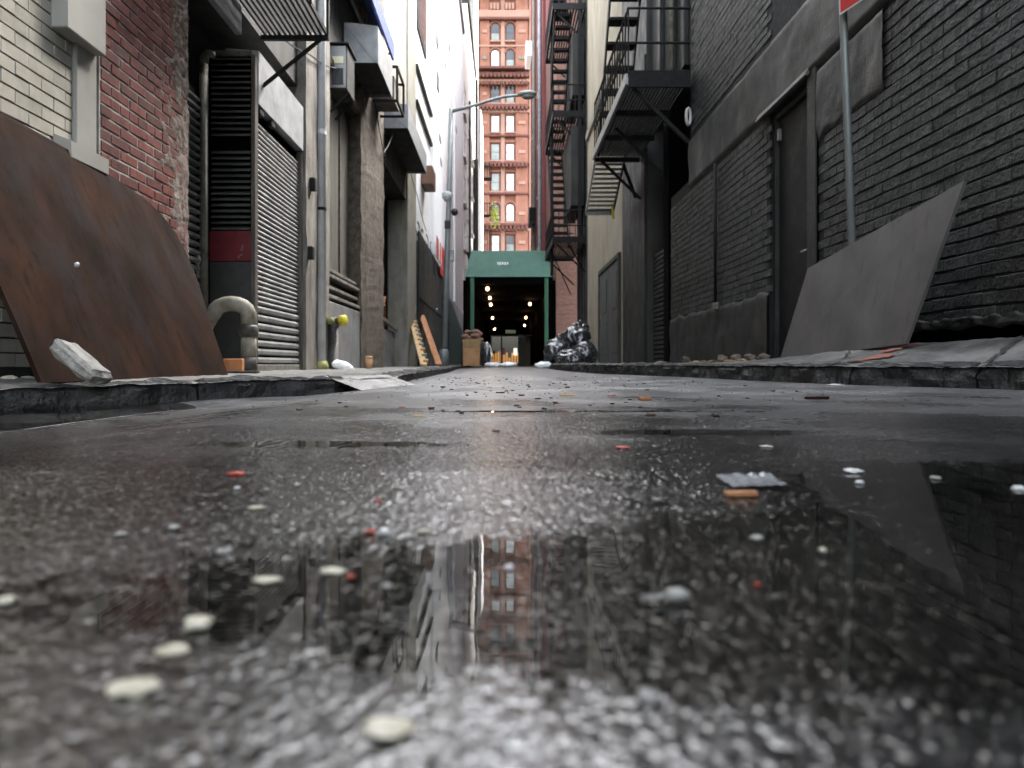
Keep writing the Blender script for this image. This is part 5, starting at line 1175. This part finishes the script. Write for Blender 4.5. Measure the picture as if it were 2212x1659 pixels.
# tall fire escape by the pink wall
tf = thing('tall_fire_escape', 'tall black iron fire escape with open stair flights', 'fire escape', (2.2, 24, 4.1), 'black iron fire escapes on the right wall')
X0, X1, Y0, Y1 = 1.62, 2.68, 22.2, 26.2
lev = [4.12, 8.2, 11.7, 15.2]
for li, z in enumerate(lev):
    for k in range(12):
        x = X0 + .03 + k * (X1 - X0 - .06) / 11; w = MB(); w.box(x - .025, x + .025, Y0, Y1, z, z + .05); w.build('slat', 'iron', tf)
    w = MB(); w.box(X0 - .03, X0, Y0, Y1, z - .06, z + .14); w.box(X0 - .03, X1, Y0 - .03, Y0, z - .06, z + .14); w.box(X0 - .03, X1, Y1, Y1 + .03, z - .06, z + .14); w.build('edge_channel', 'iron', tf)
    for yy in (Y0 + .2, Y1 - .2):
        w = MB(); w.beam((X1, yy, z - 1.0), (X0 + .1, yy, z - .06), .05, .05); w.build('brace', 'iron', tf)
    for h in (.5, 1.0):
        w = MB(); w.tube([(X1, Y0, z + h), (X0, Y0, z + h), (X0, Y1, z + h), (X1, Y1, z + h)], .025, 6); w.build('rail', 'iron', tf)
    w = MB()
    for k in range(13): yy = Y0 + (Y1 - Y0) * k / 12; w.tube([(X0, yy, z), (X0, yy, z + 1)], .014, 5)
    for k in range(7): xx = X0 + (X1 - X0) * k / 6; w.tube([(xx, Y0, z), (xx, Y0, z + 1)], .014, 5)
    w.build('railing_bars', 'iron', tf)
    if li < 3:
        zt2 = lev[li + 1]; n = 13; up = li % 2 == 0
        ya, yb = (Y0 + .9, Y1 - .2) if up else (Y1 - .9, Y0 + .2)
        for k in range(n):
            t = (k + .5) / n; yy = ya + (yb - ya) * t; zz = z + (zt2 - z) * t
            w = MB(); w.box(X0 + .1, X0 + .56, yy - .1, yy + .1, zz - .03, zz + .05); w.build('tread', 'iron', tf)
        for xx in (X0 + .06, X0 + .58):
            w = MB(); w.beam((xx, ya, z), (xx, yb, zt2), .05, .2); w.build('stringer', 'iron', tf)
w = MB(); w.box(X0 + .02, X0 + .12, 23.9, 24.0, 3.2, 16); w.box(X1 - .25, X1 - .15, Y0, Y0 + .1, 4, 16); w.build('upright', 'iron', tf)
w = MB(); w.tube([(X0 + .5, Y0, 4.0), (X0 + 1.0, Y0 + .2, 3.2)], .03, 6); w.tube([(X0 + .1, 24, 4), (X0 + .75, 24.2, 2.6)], .02, 6); w.build('hanging_bar', 'iron', tf)
w = MB(); w.box(2.2, 2.62, 22.3, 25.2, 5.3, 7.9); w.box(2.25, 2.62, 22.3, 25.0, 8.9, 10.9); w.build('mesh_screen', 'dark_wall', tf)

# big balcony fire escape
bf_ = thing('balcony_fire_escape', 'black iron balcony with a drop stair above the dark bay', 'fire escape', (2.2, 11, 4.2), 'black iron fire escapes on the right wall')
X0, X1, Y0, Y1, z = 1.80, 2.69, 9.85, 13.5, 4.2
for k in range(18):
    x = X0 + .02 + k * (X1 - X0 - .04) / 17; w = MB(); w.box(x - .0142, x + .0142, Y0 + .02, Y1, z, z + .05); w.build('slat', 'iron', bf_)
w = MB(); w.box(X0 - .045, X0, Y0, Y1, z - .05, z + .11, .005); w.build('edge_channel', 'iron_edge', bf_)
for yy in (Y0, 11.0, 12.2, Y1):
    w = MB(); w.box(X0, X1, yy - .03, yy + .03, z - .09, z - .004); w.build('crossbar', 'iron', bf_)
w = MB(); w.box(X0, X1, Y0 - .036, Y0 - .03, z - .1, z + .14); w.build('end_plate', 'iron', bf_)
for yy in (Y0 + .1, 11.6, Y1 - .1):
    w = MB(); w.beam((X1, yy, z - .85), (X0 + .1, yy, z - .08), .05, .05); w.build('brace', 'iron', bf_)
for h in (.55, 1.05):
    w = MB(); w.tube([(X1, Y0, z + h), (X0, Y0, z + h), (X0, Y1, z + h)], .02, 6); w.build('rail', 'iron', bf_)
w = MB()
for k in range(16): yy = Y0 + (Y1 - Y0) * k / 15; w.tube([(X0, yy, z + .05), (X0, yy, z + 1.05)], .012, 5)
w.build('railing_bars', 'iron', bf_)
for k in range(9):
    zz = z + .33 * (k + 1); yy = 13.2 - .22 * k; w = MB(); w.box(X0 + .07, X0 + .55, yy - .13, yy + .13, zz - .025, zz + .025); w.build('tread', 'iron', bf_)
for xx in (X0 + .05, X0 + .57):
    w = MB(); w.beam((xx, 13.4, z), (xx, 11.2, z + 3.3), .03, .14); w.build('stringer', 'iron', bf_)
for k in range(11):
    t = k / 10; yy = 13.55 + 1.25 * t; zz = 4.08 - .62 * t; w = MB(); w.box(X0 + .03, X0 + .56, yy - .052, yy + .052, zz - .012, zz + .012); w.build('tread', 'step_steel', bf_)
for xx in (X0, X0 + .58):
    w = MB(); w.beam((xx, 13.5, 4.13), (xx, 14.9, 3.42), .03, .1); w.build('stringer', 'iron_edge' if xx == X0 else 'iron', bf_)
w = MB(); w.box(X0 - .01, X0 + .6, 14.86, 14.9, 3.36, 3.46); w.build('end_plate', 'iron_edge', bf_)
q = at(1322, 450, 14.6); w = MB(); w.beam((q.x, 14.6, 3.5), (q.x + .03, 14.6, 3.22), .05, .05); w.build('hook', 'yellow_cap', bf_)
w = MB(); w.beam((X0 + .58, 13.6, 4.1), (X1, 13.9, 3.5), .05, .05); w.build('brace', 'iron', bf_)

# ------ bin bag pile
def bag(x, y, d, rx, rz, seed, label, knot=True):
    q = at(x, y, d); t = thing('bin_bag', label, 'bin bag', (q.x, d, q.z - rz), 'black bin bags in the pile by the fire escape')
    w = MB(); w.blob(q, (rx, rx * .9, rz), 5, .24, .85, Matrix.Rotation(seed, 3, 'Z'), seed, True, -.8); w.build('sack', 'bag_black', t, smooth=True)
    if knot:
        w = MB(); w.blob(q + Vector((rx * .1, 0, rz * 1.0)), (rx * .22, rx * .2, rz * .3), 3, .5, 3, None, seed + 3, True); w.build('knot', 'bag_black', t, smooth=True)
bag(1205, 762, 16.6, .36, .34, 1, 'shiny black bin bag at the road edge of the pile, beside the white bag')
bag(1258, 766, 16.9, .38, .34, 2, 'black bin bag on the wall side of the pile bottom')
bag(1232, 776, 16.1, .34, .22, 3, 'low black bin bag squashed at the front of the pile', False)
bag(1246, 730, 17.1, .38, .3, 4, 'black bin bag resting on top of the pile bottom')
bag(1252, 710, 17.4, .25, .17, 5, 'small black bin bag topping the whole pile')

# ------------------------------------------------------------------ loose things lying on the road
def zroad(X, Y): return float(road_z(np.array([X]), np.array([Y]), False)[0]) + .0008
def chip(x, y, wpx, hpx, m, name, label, cat, seed, flat=.34, rz=0.0, sub=3, group=None):
    d = CH * F / (y - HY)
    for _ in range(4): d = (CH - zroad((x - VX) * d / F, d)) * F / (y - HY)
    X = (x - VX) * d / F; r = wpx * d / F / 2; h = hpx * d / F / 2
    w = MB(); w.blob((X, d, zroad(X, d) + h * .3), (r, r * flat * 2 if flat < .5 else r, h * .5), sub, .42, 1.6, Matrix.Rotation(rz, 3, 'Z'), seed, False, -.7)
    tag(w.build(name, m, smooth=True), label, cat, group)
SC = 'pale stone chips scattered on the road'; RC = 'red brick crumbs scattered on the road'
for i, (x, y, wp, hp, m, nme, lab, cat, fl_) in enumerate([
    (290, 1490, 98, 44, 'chip_cream', 'stone_chip', 'largest cream stone chip, in the blurred lower left of the road', 'stone chip', .45),
    (838, 1578, 104, 46, 'chip_cream', 'stone_chip', 'cream stone chip lowest in the picture, close before the lens', 'stone chip', .4),
    (375, 1408, 66, 28, 'chip_cream', 'stone_chip', 'cream stone chip between the largest chip and a pointed pale one', 'stone chip', .4),
    (428, 1352, 60, 46, 'chip_cream', 'stone_chip', 'pointed pale stone chip standing highest of the lower left group', 'stone chip', .45),
    (577, 1255, 58, 22, 'chip_cream', 'stone_chip', 'oblong cream stone chip left of the red crumb and its pale neighbour', 'stone chip', .3),
    (720, 1236, 56, 20, 'chip_cream', 'stone_chip', 'oblong cream stone chip touching a red crumb', 'stone chip', .3),
    (14, 1302, 36, 32, 'chip_cream', 'stone_chip', 'round cream stone chip at the left picture edge', 'stone chip', .45),
    (484, 1193, 36, 20, 'chip_grey', 'stone_chip', 'small grey stone chip above the oblong cream ones', 'stone chip', .45),
    (557, 1098, 40, 13, 'chip_cream', 'stone_chip', 'thin cream stone flake below the red brick crumb', 'stone chip', .3),
    (376, 1142, 26, 20, 'chip_grey', 'stone_chip', 'round grey stone chip alone in the left half of the road', 'stone chip', .45),
    (512, 1056, 14, 14, 'chip_white', 'stone_chip', 'tiny white stone chip just under the red brick crumb', 'stone chip', .45),
    (262, 1155, 30, 14, 'chip_grey', 'stone_chip', 'dull grey flake left of the round grey chip', 'stone chip', .4),
    (915, 1148, 30, 12, 'chip_cream', 'stone_chip', 'pale flake in the bright middle of the road', 'stone chip', .3),
    (830, 1152, 26, 28, 'chip_white', 'stone_chip', 'white stone chip beside a dark red crumb', 'stone chip', .45),
    (835, 1268, 24, 20, 'chip_grey', 'stone_chip', 'grey stone chip right of the red crumb', 'stone chip', .45),
    (1402, 1510, 52, 44, 'chip_grey', 'stone_chip', 'big pale grey stone chip in the blurred front of the puddle', 'stone chip', .45),
    (1100, 1228, 22, 20, 'chip_white', 'stone_chip', 'small white chip in the mirror puddle before the red reflection', 'stone chip', .45),
    (1843, 1020, 38, 20, 'chip_white', 'stone_chip', 'white stone chip at the edge of the far puddle', 'stone chip', .4),
    (1857, 1044, 20, 16, 'chip_white', 'stone_chip', 'round white chip just before the white stone chip', 'stone chip', .45),
    (1635, 1163, 30, 16, 'chip_grey', 'stone_chip', 'grey flake behind the mirror puddle', 'stone chip', .4),
    (1776, 1190, 18, 16, 'chip_cream', 'stone_chip', 'little cream chip below the plate reflection', 'stone chip', .45),
    (2200, 1058, 26, 22, 'chip_white', 'stone_chip', 'white chip at the right picture edge', 'stone chip', .45),
    (2020, 1035, 22, 16, 'chip_grey', 'stone_chip', 'grey chip between the white chips', 'stone chip', .45),
    (1805, 833, 34, 10, 'chip_white', 'stone_chip', 'white flake at the foot of the cracked kerb', 'stone chip', .4),
    (1655, 965, 26, 8, 'chip_cream', 'stone_chip', 'cream sliver just beyond the far puddle', 'stone chip', .3),
    (290, 886, 16, 6, 'chip_white', 'stone_chip', 'white speck floating in the gutter water', 'stone chip', .4),
]): chip(x, y, wp, hp, m, nme, lab, cat, i + 1, fl_, random.uniform(-.3, .3), group=SC)
for i, (x, y, wp, hp, lab) in enumerate([
    (511, 1025, 38, 15, 'red brick crumb on the left half of the road'), (817, 1083, 18, 12, 'small red crumb in the bright part of the road'),
    (757, 1247, 20, 16, 'red crumb beside the oblong cream chip'), (800, 1150, 24, 18, 'dark red crumb beside the white chip'),
    (1345, 967, 32, 8, 'flat pinkish red crumb in the middle distance'), (1635, 1266, 16, 16, 'faint red crumb in the mirror puddle'),
    (1322, 855, 18, 5, 'dark red flake far along the road'), (868, 880, 16, 5, 'reddish flake in the far left of the road')]):
    chip(x, y, wp, hp, 'chip_red', 'brick_crumb', lab, 'brick crumb', 40 + i, .4, random.uniform(-.4, .4), group=RC)
for i, (x, y, wp, hp, lab) in enumerate([(1072, 932, 20, 9, 'dark crumb in the middle of the road'), (1116, 877, 12, 8, 'black pebble far in the middle of the road'), (957, 886, 10, 4, 'black speck left of the black pebble'), (1440, 862, 10, 5, 'black speck on the far right of the road'), (990, 888, 12, 5, 'flat black speck beside the far crumbs'), (1500, 868, 9, 5, 'black speck below the kerb end'), (1392, 829, 8, 5, 'tiny black lump near the kerb end')]):
    chip(x, y, wp, hp, 'chip_dark', 'pebble', lab, 'pebble', 60 + i, .45, 0, 2, group='dark pebbles on the road')
def stick(x, y, wpx, th, m, name, label, ang=0.05):
    d = CH * F / (y - HY); X = (x - VX) * d / F; L = wpx * d / F; t = th * d / F
    w = MB(); w.obox((X, d, zroad(X, d) + t * .5), (L, t * 1.6, t), Matrix.Rotation(ang, 3, 'Z'), t * .2, t * .06); tag(w.build(name, m), label, 'splinter', 'wood splinters on the road')
stick(1600, 1074, 72, 11, 'splinter', 'wood_splinter', 'orange wood splinter by the clear plastic scrap', .04)
stick(1765, 862, 52, 6, 'rust', 'wood_splinter', 'dark brown splinter before the kerb')
stick(1393, 865, 28, 7, 'splinter', 'wood_splinter', 'short orange splinter in the middle distance', .2)
stick(1225, 856, 34, 4, 'wood_pale', 'wood_splinter', 'pale thin splinter far along the road', .1)
stick(905, 902, 24, 4, 'wood_pale', 'wood_splinter', 'pale splinter in the far left of the road', -.2)
# clear plastic scrap, elongated shard
d = CH * F / (1048 - HY); X = (1625 - VX) * d / F
w = MB(); nx_, ny_ = 22, 8
for j in range(ny_ + 1):
    for i in range(nx_ + 1):
        u, v = i / nx_ - .5, j / ny_ - .5
        w.v.append(Vector((X + u * .058, d + v * .05 + .01 * u, .0035 + .0035 * abs(mnoise.noise(Vector((u * 6, v * 5, 2)))) + .006 * max(0, v) * (1 + mnoise.noise(Vector((u * 9, 1, 1)))))))
for j in range(ny_):
    for i in range(nx_): a = j * (nx_ + 1) + i; w.f.append((a, a + 1, a + nx_ + 2, a + nx_ + 1))
tag(w.build('plastic_scrap', 'plastic', smooth=True), 'crumpled greyish plastic scrap at the edge of the puddle', 'plastic scrap')
d = CH * F / (1300 - HY); X = (1445 - VX) * d / F
w = MB(); w.blob((X + .004, d, .0035), (.007, .004, .0035), 3, .3, 2, None, 5, False, -.6); w.beam((X - .014, d, .002), (X, d, .003), .003, .0015)
tag(w.build('glass_shard', 'chip_grey', smooth=True), 'long pale shard lying in the mirror puddle', 'shard')
# grit
gr = MB()
for k in range(420):
    Y = random.uniform(.3, 1) ** .6 * 4.5; X = random.uniform(-.75, .75) * Y * .9
    if not (-1.0 < X < 1.6): continue
    r = random.uniform(.001, .0026); gr.obox((X, Y, zroad(X, Y) + r * .5), (r * 2.2, r * 1.8, r * 1.2), Matrix.Rotation(random.uniform(0, 3), 3, 'Z'), r * .3, r * .25)
db_ = MB()
for k in range(150):
    Y = random.uniform(1.5, 6.5); X = random.gauss(.1, .3 + .1 * Y)
    if not (-.75 < X < 1.3): continue
    r = random.uniform(.0025, .0075); db_.obox((X, Y, zroad(X, Y) + r * .3), (r * random.uniform(1.5, 4), r * 2, r * .7), Matrix.Rotation(random.uniform(0, 3), 3, 'Z'), r * .2, r * .25)
tag(db_.build('debris', 'splinter_dark'), 'dark crumbs and leaf bits strewn over the far road', 'debris', kind='stuff')
tag(gr.build('gravel', 'grit'), 'fine pale grit scattered over the wet road', 'gravel', kind='stuff')
